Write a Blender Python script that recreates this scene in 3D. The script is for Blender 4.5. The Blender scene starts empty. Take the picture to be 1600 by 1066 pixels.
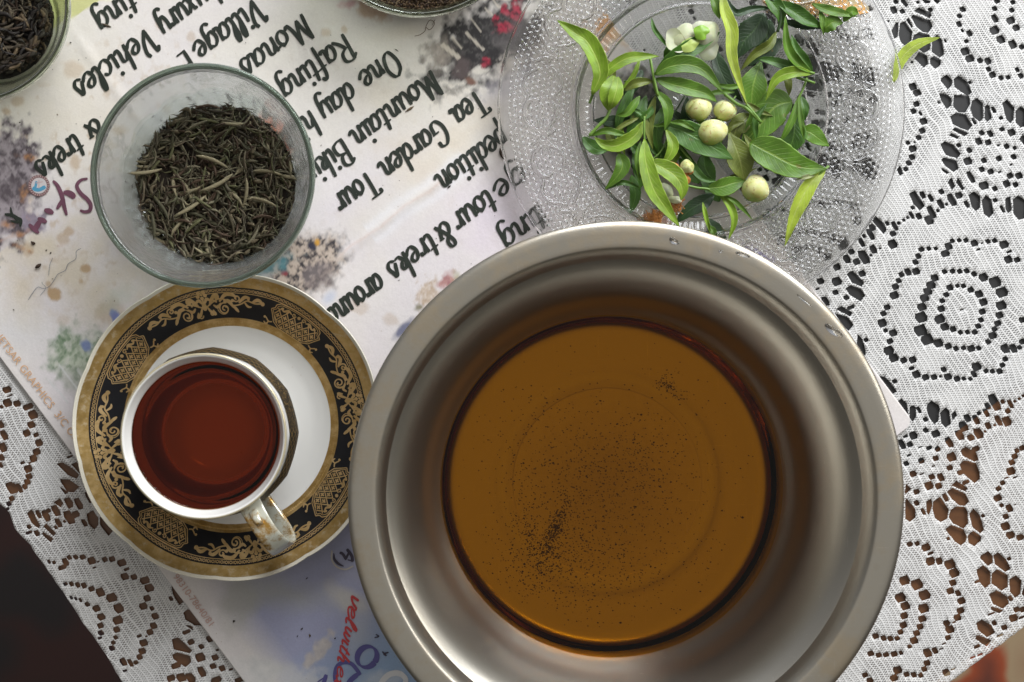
import bpy, math, random
import numpy as np
from mathutils import Vector, Matrix
from mathutils.geometry import delaunay_2d_cdt

# ------------------------------------------------------------------ camera, light, exposure
U = 0.0003125            # metres per photo pixel on the table
DIST = 2080.0            # camera height above the table in the same unit
NX, NY = 700.0, 533.0    # point of the table straight below the camera
sc = bpy.context.scene
cam = bpy.data.cameras.new('camera'); camo = bpy.data.objects.new('camera', cam)
sc.collection.objects.link(camo); sc.camera = camo
camo.location = ((NX-800)*U, (533-NY)*U, DIST*U)
cam.sensor_width = 36; cam.lens = 36*DIST/1600.0; cam.shift_x = 100/1600.0
cam.clip_start = 0.01; cam.clip_end = 50
cam.dof.use_dof = True; cam.dof.focus_distance = (DIST-60)*U; cam.dof.aperture_fstop = 9.0

world = bpy.data.worlds.new('World'); sc.world = world; world.use_nodes = True
bg = world.node_tree.nodes['Background']
wt = world.node_tree; tcw = wt.nodes.new('ShaderNodeTexCoord'); sx_ = wt.nodes.new('ShaderNodeSeparateXYZ'); mr = wt.nodes.new('ShaderNodeMapRange'); rp = wt.nodes.new('ShaderNodeValToRGB')
wt.links.new(tcw.outputs['Generated'], sx_.inputs[0]); wt.links.new(sx_.outputs[1], mr.inputs[0]); mr.inputs[1].default_value = -1; mr.inputs[2].default_value = 1
wt.links.new(mr.outputs[0], rp.inputs[0])
mz = wt.nodes.new('ShaderNodeMapRange'); mz.interpolation_type = 'SMOOTHSTEP'; wt.links.new(sx_.outputs[2], mz.inputs[0]); mz.inputs[1].default_value = 0.5; mz.inputs[2].default_value = 0.95
mxw = wt.nodes.new('ShaderNodeMix'); mxw.data_type = 'RGBA'; wt.links.new(mz.outputs[0], mxw.inputs[0]); wt.links.new(rp.outputs[0], mxw.inputs[6]); mxw.inputs[7].default_value = (.68, .655, .61, 1); wt.links.new(mxw.outputs[2], bg.inputs[0])
e_ = rp.color_ramp.elements; e_[0].position = 0.0; e_[0].color = (.085, .08, .072, 1); e_[1].position = 1.0; e_[1].color = (.62, .64, .68, 1)
e2_ = e_.new(0.5); e2_.color = (.22, .212, .20, 1); e3_ = e_.new(0.25); e3_.color = (.13, .122, .11, 1); bg.inputs[1].default_value = 0.68

def area_lamp(name, loc, target, sx, sy, power, col):
    l = bpy.data.lights.new(name, 'AREA'); l.shape = 'RECTANGLE'; l.size = sx; l.size_y = sy
    l.energy = power; l.color = col
    o = bpy.data.objects.new(name, l); sc.collection.objects.link(o)
    o.location = loc
    d = Vector(target)-Vector(loc); o.rotation_euler = d.to_track_quat('-Z', 'Y').to_euler()
    return o
area_lamp('window_light', (0.62, 1.25, 0.92), (0.05, 0, 0), 1.4, 0.8, 47, (0.95, 0.975, 1.0))
area_lamp('side_light', (1.5, 0.45, 1.0), (0, 0, 0), 0.5, 0.7, 7, (1.0, 0.97, 0.9))  # weak warm lamp from the right, its source unseen
sc.view_settings.view_transform = 'Standard'; sc.view_settings.look = 'None'
sc.view_settings.exposure = -0.03; sc.view_settings.gamma = 1.0
sc.render.engine = 'CYCLES'
sc.cycles.use_denoising = True
sc.cycles.max_bounces = 14; sc.cycles.transmission_bounces = 12; sc.cycles.transparent_max_bounces = 16
sc.cycles.sample_clamp_indirect = 4.0; sc.cycles.caustics_reflective = True; sc.cycles.caustics_refractive = True
sc.cycles.blur_glossy = 0.3

# ------------------------------------------------------------------ helpers
rng = np.random.default_rng(11); random.seed(5)
def P(x, y, h=0.0): return ((x-800)*U, (533-y)*U, h*U)          # true table position (photo pixels) -> metres
def A(x, y, h):                                                  # seen position at height h -> true table position
    f = (DIST-h)/DIST
    return (NX+(x-NX)*f, NY+(y-NY)*f)
def empty(name, loc, label, cat, group=None, kind=None):
    o = bpy.data.objects.new(name, None); sc.collection.objects.link(o); o.location = loc
    o.empty_display_size = 0.01
    tag(o, label, cat, group, kind); return o
def tag(o, label=None, cat=None, group=None, kind=None):
    if label: o['label'] = label
    if cat: o['category'] = cat
    if group: o['group'] = group
    if kind: o['kind'] = kind
    return o
def mesh_from(name, verts, faces, smooth=True, mat=None):
    m = bpy.data.meshes.new(name)
    if isinstance(faces, np.ndarray):
        verts = np.asarray(verts, dtype=np.float32); nf, k = faces.shape
        m.vertices.add(len(verts)); m.vertices.foreach_set('co', verts.ravel())
        m.loops.add(nf*k); m.loops.foreach_set('vertex_index', faces.astype(np.int32).ravel())
        m.polygons.add(nf); m.polygons.foreach_set('loop_start', np.arange(0, nf*k, k, dtype=np.int32))
        m.polygons.foreach_set('loop_total', np.full(nf, k, dtype=np.int32))
        m.update(calc_edges=True)
    else:
        m.from_pydata([tuple(v) for v in verts], [], faces); m.update()
    m.polygons.foreach_set('use_smooth', np.full(len(m.polygons), smooth))
    if mat: m.materials.append(mat)
    return m
def obj(name, m, parent=None, loc=None):
    o = bpy.data.objects.new(name, m); sc.collection.objects.link(o)
    if parent is not None: o.parent = parent
    if loc is not None: o.location = loc
    return o
def mk(name, verts, faces, mat, parent=None, smooth=True, loc=None):
    return obj(name, mesh_from(name, verts, faces, smooth, mat), parent, loc)
def lathe(profile, n=128, rfun=None, hfun=None, closed=False):
    """profile in photo-pixel units (r,h); returns metres"""
    V = []; F = []
    th = np.arange(n)*2*math.pi/n; k = len(profile)
    for (r, h) in profile:
        for t in th:
            rr = r if rfun is None else rfun(r, h, t)
            hh = h if hfun is None else hfun(r, h, t)
            V.append((rr*math.cos(t)*U, rr*math.sin(t)*U, hh*U))
    m = k if closed else k-1
    for i in range(m):
        a = i*n; b = ((i+1) % k)*n
        for j in range(n):
            j2 = (j+1) % n
            F.append((a+j, a+j2, b+j2, b+j))
    if not closed:
        for i in (0, k-1):
            if profile[i][0] < 1.0:
                pass
    return V, np.array(F)
def catmull(pts, per=8):
    pts = [np.array(p, float) for p in pts]
    if len(pts) < 3:
        return [pts[0]*(1-t)+pts[1]*t for t in np.linspace(0, 1, per+1)]
    q = [2*pts[0]-pts[1]]+pts+[2*pts[-1]-pts[-2]]
    out = []
    for i in range(1, len(q)-2):
        for j in range(per):
            t = j/per
            out.append(0.5*((2*q[i])+(-q[i-1]+q[i+1])*t+(2*q[i-1]-5*q[i]+4*q[i+1]-q[i+2])*t*t+(-q[i-1]+3*q[i]-3*q[i+1]+q[i+2])*t**3))
    out.append(pts[-1]); return out
# numpy value noise
_tab = rng.random((256, 256))
def vnoise(x, y, sd=0):
    x = x+sd*17.31; y = y+sd*9.77
    xi = np.floor(x).astype(int); yi = np.floor(y).astype(int)
    fx = x-xi; fy = y-yi; fx = fx*fx*(3-2*fx); fy = fy*fy*(3-2*fy)
    g = lambda a, b: _tab[a % 256, b % 256]
    return (g(xi, yi)*(1-fx)+g(xi+1, yi)*fx)*(1-fy)+(g(xi, yi+1)*(1-fx)+g(xi+1, yi+1)*fx)*fy
def fbm(x, y, sd=0, o=4):
    s = 0; a = 0.5; n = 0
    for i in range(o):
        s = s+a*vnoise(x*2**i, y*2**i, sd+i*3); n += a; a *= 0.5
    return s/n

# ------------------------------------------------------------------ node helpers
class NT:
    def __init__(s, name):
        s.m = bpy.data.materials.new(name); s.m.use_nodes = True
        s.t = s.m.node_tree; s.t.nodes.clear(); s.out = s.t.nodes.new('ShaderNodeOutputMaterial')
    def n(s, ty, **kw):
        nd = s.t.nodes.new(ty)
        for k, v in kw.items():
            if k.startswith('_'): setattr(nd, k[1:], v)
        return nd
    def l(s, a, b): s.t.links.new(a, b)
    def set(s, sock, v):
        if hasattr(v, 'is_output'): s.l(v, sock)
        elif v is not None:
            if isinstance(v, tuple) and len(v) == 3 and sock.type == 'RGBA': v = v+(1,)
            sock.default_value = v
    def pr(s, **kw):
        b = s.n('ShaderNodeBsdfPrincipled')
        mp = dict(col='Base Color', metal='Metallic', rough='Roughness', trans='Transmission Weight', ior='IOR', coat='Coat Weight', coatr='Coat Roughness', normal='Normal', spec='Specular IOR Level', sub='Subsurface Weight', alpha='Alpha', sheen='Sheen Weight', aniso='Anisotropic')
        for k, v in kw.items(): s.set(b.inputs[mp[k]], v)
        return b
    def math(s, op, a, b=None, c=None, clamp=False):
        m = s.n('ShaderNodeMath', _operation=op); m.use_clamp = clamp
        s.set(m.inputs[0], a)
        if b is not None: s.set(m.inputs[1], b)
        if c is not None: s.set(m.inputs[2], c)
        return m.outputs[0]
    def mix(s, f, a, b):
        m = s.n('ShaderNodeMix', _data_type='RGBA'); s.set(m.inputs[0], f); s.set(m.inputs[6], a); s.set(m.inputs[7], b)
        return m.outputs[2]
    def mixs(s, f, a, b):
        m = s.n('ShaderNodeMixShader'); s.set(m.inputs[0], f); s.l(a, m.inputs[1]); s.l(b, m.inputs[2]); return m.outputs[0]
    def co(s, scale=1/U):
        tc = s.n('ShaderNodeTexCoord'); v = s.n('ShaderNodeVectorMath', _operation='SCALE')
        s.l(tc.outputs['Object'], v.inputs[0]); v.inputs['Scale'].default_value = scale; return v.outputs[0]
    def noise(s, vec, scale, detail=3, rough=0.5, out=0, dist=0):
        n = s.n('ShaderNodeTexNoise'); s.l(vec, n.inputs['Vector']); n.inputs['Scale'].default_value = scale
        n.inputs['Detail'].default_value = detail; n.inputs['Roughness'].default_value = rough; n.inputs['Distortion'].default_value = dist
        return n.outputs[out]
    def vor(s, vec, scale, out='Distance', feature='F1'):
        n = s.n('ShaderNodeTexVoronoi', _feature=feature); s.l(vec, n.inputs['Vector']); n.inputs['Scale'].default_value = scale
        return n.outputs[out]
    def ramp(s, f, stops):
        r = s.n('ShaderNodeValToRGB'); s.l(f, r.inputs[0]); e = r.color_ramp.elements
        while len(e) < len(stops): e.new(0.5)
        for i, (p, c) in enumerate(stops):
            e[i].position = p; e[i].color = c if len(c) == 4 else tuple(c)+(1,)
        return r.outputs[0]
    def sstep(s, v, a, b):
        m = s.n('ShaderNodeMapRange'); m.interpolation_type = 'SMOOTHSTEP'; s.set(m.inputs[0], v)
        m.inputs[1].default_value = a; m.inputs[2].default_value = b; return m.outputs[0]
    def bump(s, h, strength=0.3, dist=1.0, normal=None):
        b = s.n('ShaderNodeBump'); b.inputs['Strength'].default_value = strength; b.inputs['Distance'].default_value = dist*U
        s.l(h, b.inputs['Height'])
        if normal is not None: s.l(normal, b.inputs['Normal'])
        return b.outputs[0]
    def sep(s, v):
        x = s.n('ShaderNodeSeparateXYZ'); s.l(v, x.inputs[0]); return x.outputs
    def attr(s, name, out='Color'):
        a = s.n('ShaderNodeAttribute', _attribute_name=name); return a.outputs[out]
    def done(s, sh, vol=None, disp=None):
        s.l(sh if hasattr(sh, 'is_output') else sh.outputs[0], s.out.inputs[0])
        if vol is not None: s.l(vol, s.out.inputs[1])
        return s.m
def simple(name, col, rough=0.5, metal=0.0, nscale=0.05, var=0.15, bump=0.0, **kw):
    t = NT(name); v = t.co(); nz = t.noise(v, nscale, 4)
    c = t.mix(nz, tuple(x*(1-var) for x in col), tuple(min(1, x*(1+var)) for x in col))
    nrm = t.bump(t.noise(v, nscale*6, 3), bump, 1.0) if bump else None
    return t.done(t.pr(col=c, rough=rough, metal=metal, normal=nrm, **kw))
def set_attr(m, name, data, dim=1):
    if dim == 1:
        a = m.attributes.new(name, 'FLOAT', 'POINT'); a.data.foreach_set('value', np.asarray(data, np.float32))
    else:
        a = m.attributes.new(name, 'FLOAT_COLOR', 'POINT')
        d = np.ones((len(data), 4), np.float32); d[:, :3] = data; a.data.foreach_set('color', d.ravel())
# ------------------------------------------------------------------ floor and table
def floor_mat():
    t = NT('printed_carpet'); v = t.co()
    w = t.n('ShaderNodeVectorMath', _operation='ADD'); t.l(v, w.inputs[0])
    nv = t.n('ShaderNodeTexNoise'); t.l(v, nv.inputs['Vector']); nv.inputs['Scale'].default_value = 0.006
    sc2 = t.n('ShaderNodeVectorMath', _operation='SCALE'); t.l(nv.outputs['Color'], sc2.inputs[0]); sc2.inputs['Scale'].default_value = 120
    t.l(sc2.outputs[0], w.inputs[1])
    d = t.vor(w.outputs[0], 0.0042)
    c = t.ramp(d, [(0.0, (.10, .035, .02)), (0.18, (.30, .20, .12)), (0.40, (.34, .25, .15)), (0.5, (.30, .06, .02)), (0.75, (.10, .03, .02)), (1, (.07, .02, .015))])
    x = t.sep(v)[0]
    msk = t.sstep(x, -200, 900)  # left side dark: shade put into the carpet colour
    c2 = t.mix(msk, t.mix(t.sstep(d, 0.3, 0.7), (.018, .014, .014), (.035, .014, .012)), c)
    return t.done(t.pr(col=c2, rough=0.9))
fl = mk('floor', [(-4, -4, -2200*U), (4, -4, -2200*U), (4, 4, -2200*U), (-4, 4, -2200*U)], [(0, 1, 2, 3)], floor_mat(), smooth=False)
tag(fl, kind='structure')
def board(name, poly, z0, z1, mat, parent=None):
    n = len(poly); V = [P(x, y, z0) for x, y in poly]+[P(x, y, z1) for x, y in poly]
    F = [tuple(range(n, 2*n))[::-1], tuple(range(n))]+[(i, (i+1) % n, n+(i+1) % n, n+i) for i in range(n)]
    o = mk(name, V, F, mat, parent, smooth=False); return o
def table_mat():
    t = NT('brown_varnished_wood'); v = t.co()
    mp = t.n('ShaderNodeMapping'); t.l(v, mp.inputs[0]); mp.inputs['Scale'].default_value = (0.004, 0.05, 1); mp.inputs['Rotation'].default_value = (0, 0, 0.6)
    g = t.noise(mp.outputs[0], 1.0, 5, 0.6, dist=0.5)
    c = t.mix(g, (.055, .022, .010), (.16, .066, .022))
    return t.done(t.pr(col=c, rough=0.35, normal=t.bump(g, 0.05, 1)))
TABLE = [(-900, -700), (2700, -700), (2700, 212), (1592, 975), (1525, 1021), (1478, 1056), (1330, 1160), (900, 1500), (520, 1420), (233, 1092), (205, 1062), (170, 1005), (112, 928), (62, 862), (30, 806), (10, 781), (-200, 640), (-900, 200)]
tb = board('table', TABLE, -80, -6, table_mat()); tag(tb, kind='structure')
blk = simple('black_oilcloth', (.012, .012, .013), 0.45, var=.3, nscale=.02)
bo = board('oilcloth', [(-300, -500), (2300, -500), (2300, 110), (1600, 598), (1560, 628), (1500, 672), (1448, 716), (1420, 735), (1180, 905), (700, 1000), (300, 560), (-200, 300)], -6, -4.5, blk)
tag(bo, 'black oilcloth lying flat under the upper part of the white lace tablecloth', 'oilcloth')

# ------------------------------------------------------------------ lace tablecloth
def parse(s, sc_, ox, oy):
    out = []
    for it in s.replace('\n', ' ').split(';'):
        it = it.strip()
        if not it: continue
        v = [float(q) for q in it.split(',')]
        a = v[2]; b = v[3] if len(v) > 3 else v[2]
        out.append((ox+v[0]/sc_, oy+v[1]/sc_, a/sc_, b/sc_))
    return out
def parsep(s, sc_, ox, oy):
    out = []
    for it in s.replace('\n', ' ').split(';'):
        it = it.strip()
        if not it: continue
        out.append([(ox+float(q.split(',')[0])/sc_, oy+float(q.split(',')[1])/sc_) for q in it.split()])
    return out
SM = []; PL = []
SM += parse('''140,20,55;385,25,35;120,110,65,90;215,125,55;60,235,25;525,108,50;885,105,60;850,178,55;845,270,55,70;880,340,30,45;960,370,55,80;925,457,50;1075,672,60;1165,680,65,80;690,452,25,45;320,692,30;1240,95,55;1240,205,60,95;1430,115,55;1420,225,85;1480,310,75;1440,490,80,100;1540,520,60;1310,440,85,90;1240,335,95;910,570,90;960,650,85;1170,770,55;1215,830,70;1310,865,55;1390,860,50;1490,775,45,60;1530,840,60;965,915,40;1440,25,55;1265,10,60;330,960,80;380,1030,80''', 7.105, 1380, 0)
PL += parsep('''240,0 280,50 255,80 200,20 200,-8;430,-8 520,10 515,35 470,40;550,-8 640,5 600,45;405,85 520,140 535,170 510,200 350,125;340,165 440,210 515,225 545,295 500,360 440,350 370,290 315,190;290,210 330,290 315,305 260,220;145,255 170,255 165,395 125,425 98,340;245,240 320,350 315,440 240,500 205,470 180,390 190,265;410,362 500,390 520,420 520,540 450,585 340,500 330,440 350,390;595,385 650,450 675,600 625,635 545,575 545,470;400,580 480,620 500,700 455,750 350,650;565,628 635,670 635,715 580,760 525,710 525,655;705,835 765,890 760,940 715,990 645,900 650,870;840,845 930,910 985,1020 930,1060 800,970 788,885''', 7.105, 1380, 0)
SM += parse('''370,90,65;335,168,60;415,195,30,55;450,280,75;435,385,65;395,462,60;275,520,50;350,515,22;330,585,75;320,680,65;285,745,60;250,812,50;620,72,35;840,550,50;960,605,60;1095,410,60;1190,420,55,85;1065,505,65,85;1165,515,65;1310,245,45;1320,370,55;1425,405,80;1370,560,60;1460,578,45;1450,675,60;1285,695,60;1095,815,60;1195,840,65;1295,845,40,25;1410,885,65;1510,885,75;1370,975,75,85;1470,985,60;1240,1030,60;1120,995,95;975,900,55,140;1280,548,35,22;1420,765,35,20;1230,155,40,80;1120,715,60;940,725,85;1010,278,35,85''', 7.105, 1380, 150)
PL += parsep('''755,30 755,100 705,140 650,50 625,-20 700,-15;790,-10 950,0 965,90 910,180 840,175 785,115;750,230 820,190 915,210 990,320 945,380 860,350 780,310;1045,30 1105,90 1115,240 1070,285 1000,220 975,140 990,60;1160,100 1185,120 1205,240 1155,285 1130,240 1130,120;805,352 945,410 900,445 770,380;760,415 840,450 820,475 735,440;690,510 780,550 860,640 820,690 700,650 640,540;680,690 810,720 835,800 785,840 700,780 650,710;645,800 740,845 705,865 660,835;1375,45 1455,130 1450,250 1410,300 1370,250 1325,90;1525,120 1580,160 1580,330 1525,345 1475,290 1475,170;1550,440 1580,440 1580,560 1515,480;835,910 900,1020 880,1050 815,960;760,910 795,1000 765,1045 720,960;185,780 220,860 185,880 155,820''', 7.105, 1380, 150)
SM += parse('''45,420,40,60;130,450,50,110;110,535,65;105,650,90,110;175,418,40;228,385,35;272,357,35;315,330,40,90;330,245,45;395,340,60,75;440,105,50,85;530,140,45,95;640,205,55,110;610,278,40;705,208,35;540,295,65,150;510,385,85,110;650,70,60;765,160,70,150;840,110,75;930,210,45,90;1245,165,50;1325,260,40,90;425,710,60;510,700,50;585,700,45;390,785,60;360,850,60;205,990,55;275,960,65,85;365,955,80;690,755,90,80;730,675,75,85;770,615,50;845,610,50;920,610,55;1015,640,75;1165,620,55;1240,612,55;1345,655,90;1390,820,85;1490,825,65;1100,640,30,20;1060,710,50,22;1400,735,60,30''', 7.105, 1380, 290)
PL += parsep('''355,60 460,220 405,275 340,200 290,95;1010,72 1075,120 1075,240 1030,280 985,230 950,110;1145,110 1200,160 1225,300 1175,355 1120,310 1098,170;1410,125 1428,270 1390,305 1365,260 1360,150;1500,115 1590,180 1590,350 1505,375 1450,300 1445,160''', 7.105, 1380, 290)
SM += parse('''855,175,60;925,160,40;980,160,45;1047,195,55;1125,235,70;1165,310,70;1155,398,60;1145,475,50;1115,533,50;1085,587,50;1018,587,45;952,590,45;885,560,55;808,538,70;762,465,85;775,372,60;785,298,50;820,240,50;968,380,40,12;
715,85,65;680,150,75;650,210,75;620,270,75;597,352,75;590,450,95;585,570,105;645,655,100;750,690,75;840,720,60;912,738,50;982,733,45;1052,740,65;1120,735,45;1208,677,50;1250,620,70;1268,560,50;1297,505,60;1315,430,65;1330,340,85;1335,220,95;1275,125,100;1165,80,75;1080,48,50;1010,20,50;945,25,45;880,22,48;805,28,45;
405,55,50;380,110,50;350,168,60;340,248,75;275,357,55;240,415,55;230,505,75;260,572,40;330,595,65;300,672,55;290,758,80;335,825,80;427,848,60;510,845,65;500,922,50,35;545,980,70;632,1005,60;708,1003,55;800,935,50;768,998,28;838,1000,65;922,1020,55;985,1018,40;1045,1020,40;1077,975,45,70;1103,908,80;1188,947,45;1248,950,45;1315,950,55;1342,893,50;1368,837,50;1368,740,70,90;1443,738,55,90;1500,728,45;1525,475,55;1525,675,55;80,660,40;345,1042,40''', 5.923, 1340, 420)
PL += parsep('''0,600 50,660 78,790 60,800 0,720;205,1000 250,1005 310,1066 270,1066''', 5.923, 1340, 420)
SM += parse('''185,108,45;510,503,50;512,617,55;615,650,80;545,800,60,45;635,812,55;465,935,60;615,908,60;780,895,90;762,1008,60;590,993,40,15;335,878,45,25;310,963,55;345,765,60;455,793,45,15;755,740,60,120;865,668,70,110;980,692,65,70;1060,650,80,120;1130,630,28;905,575,80,110;945,490,65,90;1035,505,55,110;1065,440,45;1140,435,50,100;1160,568,60,80;1155,365,50,75;1230,563,30;1268,515,55,120;1355,525,80,110;1365,415,55;1310,320,45;1392,345,45,100;1437,315,35;1482,288,35;1525,258,35;1225,325,80,185;1030,810,80,60;1460,828,50;1437,888,60;1405,952,65;1395,1040,85;1515,800,60;380,670,75,90;265,765,55,110;300,680,50,30;440,405,35,80''', 6.66, 1370, 580)
PL += parsep('''45,55 90,70 150,130 205,210 160,240 90,150 30,75;260,290 310,340 328,450 300,420 220,315;385,360 408,390 408,470 380,525 345,480 345,380;570,310 640,360 655,400 640,520 600,548 550,480 525,400 530,350;720,385 755,420 770,545 720,585 675,540 662,440;815,412 833,460 790,518 778,450;930,790 1030,850 1060,920 1015,940 900,880 880,830;910,935 1030,965 1070,1060 1070,1120 1020,1165 900,1060 868,975''', 6.66, 1370, 580)
SM += parse('''380,140,65;470,140,45,18;575,170,60;670,175,60,90;545,262,80,90;415,325,60;645,265,65;415,442,55;715,385,45,90;485,530,35,80;930,225,75,45;1105,575,40;745,812,35;870,125,55;1310,232,55;1268,292,55;1260,390,75;1300,465,45;1380,495,65,90;1345,582,60;1340,685,85;1395,775,80;1495,800,70;1440,460,35,12;1350,180,50,18;1440,175,50,18;345,870,55;420,865,50;512,905,85;560,967,60,30;560,1040,80;650,1040,60''', 6.66, 1370, 720)
PL += parsep('''835,215 945,285 920,320 780,255;790,290 920,350 958,420 920,468 860,460 790,400 735,325;840,483 920,490 945,540 950,650 905,705 800,650 755,590 775,515;570,398 575,470 545,568 520,530 520,430;660,380 745,510 735,600 665,635 610,590 587,500 590,430;1008,500 1075,580 1118,715 1080,755 1000,690 968,560;780,675 900,720 935,790 925,840 880,880 810,830 715,715;1005,738 1085,790 1085,830 1020,888 960,850 952,780;315,395 395,510 400,590 345,630 300,600 300,420;305,245 360,295 315,340 295,330''', 6.66, 1370, 720)
SM += parse('''695,25,40,25;690,95,60;765,95,45;850,115,80;885,185,75;875,265,55;855,330,55;915,348,40,55;945,410,60;937,488,55;912,545,55;825,590,50;850,640,65;835,708,45;885,583,30,18;803,757,35,15;780,800,35,15;670,830,60,75;732,812,40,60;665,912,50;643,962,45;615,1012,40;560,1008,40,50;500,1005,45;430,970,65;400,1035,60;485,245,75;585,278,85;645,365,85;640,470,75;630,555,60;610,620,50;582,670,50;560,730,60;525,780,35;450,385,75;490,450,70;480,530,55;475,605,55;450,662,45;425,713,40;370,715,40,50;315,712,40,50;250,695,50;210,835,50;275,848,45;335,845,45;400,840,50;455,830,30,40;165,1010,45;205,1055,50;820,990,55,65;875,963,35,15;1330,70,35;1070,255,40,25;1340,390,35,50;1390,480,50;1365,548,65;1440,480,45;1210,590,35,45;1290,625,45;1430,545,50,20;1255,690,50,20;1095,845,45,18;1035,868,45,18;1185,515,60,20;1070,780,50,30''', 5.175, 1320, 860)
PL += parsep('''1160,10 1195,50 1195,100 1160,125 1100,65 1105,45;1240,20 1300,75 1340,150 1300,175 1220,110 1205,45;1120,125 1175,180 1175,270 1135,305 1090,250 1068,160;1230,160 1315,205 1318,290 1270,325 1190,265 1195,190;1385,210 1430,250 1420,350 1380,385 1340,330 1335,240;1230,330 1310,375 1325,430 1280,470 1200,430 1170,360;1185,458 1280,485 1250,510 1185,480;1110,565 1180,610 1215,665 1150,700 1080,640 1068,590;1070,690 1185,730 1150,778 1060,720;1455,280 1455,380 1432,350''', 5.175, 1320, 860)
SM += parse('''135,665,50;210,605,45,70;245,550,45;285,625,50;340,590,60,110;322,480,35,70;390,420,40,95;402,365,45,50;340,430,25,35;410,530,45,70;392,575,22;460,525,18;325,715,50;135,775,65;125,858,42;207,897,40;48,925,45,75;242,970,55,30;15,770,40''', 4.844, 1280, 280)
PL += parsep('''430,280 490,340 510,380 485,415 405,315;255,697 340,780 320,812 250,780 212,720;235,808 310,830 345,880 310,922 230,870 205,830;175,965 250,1010 230,1038 130,985''', 4.844, 1280, 280)
SM += parse('''335,740,60,85;280,530,65;250,610,40,20''', 6.66, 1240, 360)
PL += parsep('''430,865 560,910 620,980 575,1040 520,1000''', 6.66, 1240, 360)
# lower left
SM += parse('''55,262,65,55;80,312,50,12;60,372,70;140,378,55;232,405,80,50;272,470,75;260,555,60;222,622,60;298,638,45,35;322,705,60;305,778,60;275,835,60;185,872,38,25;245,872,25,15;232,920,65;240,985,50;225,1028,50;80,1060,60;145,1062,35;205,1062,40;5,550,45,70;32,640,50,90;22,745,60,80;10,828,45,55;5,890,30,50;10,405,30;580,820,50,20;595,785,35,15''', 5.328, 0, 560)
PL += parsep('''520,870 600,920 655,970 635,1000 560,965 505,915 472,880;635,868 660,890 678,940 660,955 595,885''', 5.328, 0, 560)
SM += parse('''110,258,85,100;178,255,45,95;230,245,45;105,350,50;80,400,45;65,448,45,25;268,612,40;340,672,45,60;268,665,60,30;355,495,40,80;425,510,55,110;447,462,40;515,460,60,110;540,575,45,95;595,563,28;515,618,35;640,525,70,130;700,495,65;825,338,50,110;725,400,55,120;780,575,40,75;605,940,50,80;575,988,75,45;637,897,45;697,893,45;763,893,50;845,925,70;968,915,50;1035,912,55;1125,945,80,65;872,990,35,18;905,935,30,15;497,943,35;452,935,30,40;780,190,25,40''', 5.92, 0, 720)
PL += parsep('''290,455 310,480 345,560 372,600 350,622 290,570 250,490;430,585 515,670 490,697 400,610;405,665 490,720 465,755 385,680;555,355 580,395 560,430 498,385;640,340 672,385 672,420 635,445 590,360;860,462 905,530 905,590 870,635 820,580 805,495;960,510 1045,640 1000,695 930,590 925,530;555,170 640,180 730,240 680,290 620,280 570,210;550,240 630,290 600,310''', 5.92, 0, 720)
SM += parse('''510,302,38,20;497,352,50;558,355,40;632,377,60,50;662,430,55;648,498,45;622,552,50;680,567,30;703,620,45;692,685,45;668,728,42;625,800,50;615,858,45;597,897,40;572,935,30;595,755,35,20;643,757,18,12;95,402,28;135,402,28,38;178,408,30,42;220,412,35,42;272,435,38;332,458,52,60;410,495,65,60;458,568,62,65;450,648,62,60;442,712,42;435,765,30;420,800,30;410,838,38;135,495,20,28;165,502,18,28;197,512,20,32;243,540,32;305,568,48;338,625,48;332,684,40;335,735,35;328,768,30,20;488,930,40,60;535,937,30,58;498,990,30,18;632,213,28,20;810,500,25,35;915,727,55,28;843,955,60,40;810,1040,55,45;880,1035,60,60;935,1035,40,60;945,795,40''', 4.333, 80, 820)
PL += parsep('''815,415 890,520 868,540 820,450;940,575 955,580 955,665 915,635 895,600;905,680 955,690 955,715;860,765 950,850 935,870 830,845 820,780;855,868 935,890 945,930 905,963 830,910 822,880''', 4.333, 80, 820)
SM += parse('''140,392,28,35;305,740,45;385,780,42;375,865,70;390,985,50,90;495,868,50;480,938,48;553,955,50;625,965,35,18;515,808,25,20;452,718,45,60;505,1050,80,50;690,1050,70,45;300,1035,60,80''', 5.175, 240, 860)
PL += parsep('''145,280 200,350 238,415 205,440 160,360;280,480 320,520 392,610 330,605 260,560 245,505''', 5.175, 240, 860)
# lace seen through the glass plate: repeats of the same clusters
r2 = random.Random(3)
ok = lambda x, y: (x-1093)**2+(y-168)**2 < 312**2 and x > 592.6+0.6018*((y+446.5)/.7986)+8
def shift_copy(dx, dy):
    for (x, y, a, b) in list(SM0):
        if ok(x+dx, y+dy): SM.append((x+dx, y+dy, a, b))
    for p in list(PL0):
        q = [(x+dx, y+dy) for x, y in p]
        if all(ok(*z) for z in q): PL.append(q)
SM0 = [h for h in SM if h[0] > 1200]; PL0 = [p for p in PL if p[0][0] > 1200]
shift_copy(-238, -60); 
for (x, y, a, b) in list(SM0):
    X, Y = x-238-180, y-60+40
    if ok(X, Y) and X < 1180 and Y < 240 and r2.random() < .5: SM.append((X, Y, a, b))
LACE = [(-60, 470), (100, 560), (560, 600), (900, -120), (1720, -120), (1720, 880), (1600, 980), (1532, 1030), (1484, 1066), (1330, 1178), (900, 1520), (520, 1440), (225, 1108), (191, 1066), (161, 1016), (126, 968), (81, 900), (47, 852), (22, 825), (15, 801), (0, 788), (-20, 770), (-60, 740)]
def jitter_scallop(p):
    out = []
    for i in range(len(p)):
        a = np.array(p[i]); b = np.array(p[(i+1) % len(p)]); L = np.linalg.norm(b-a); n = max(1, int(L/9))
        for k in range(n):
            q = a+(b-a)*k/n
            nrm = np.array([b[1]-a[1], a[0]-b[0]])/max(L, 1)
            out.append(tuple(q+nrm*r2.uniform(-.7, .7)))
    return out
bound = jitter_scallop(LACE)
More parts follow.
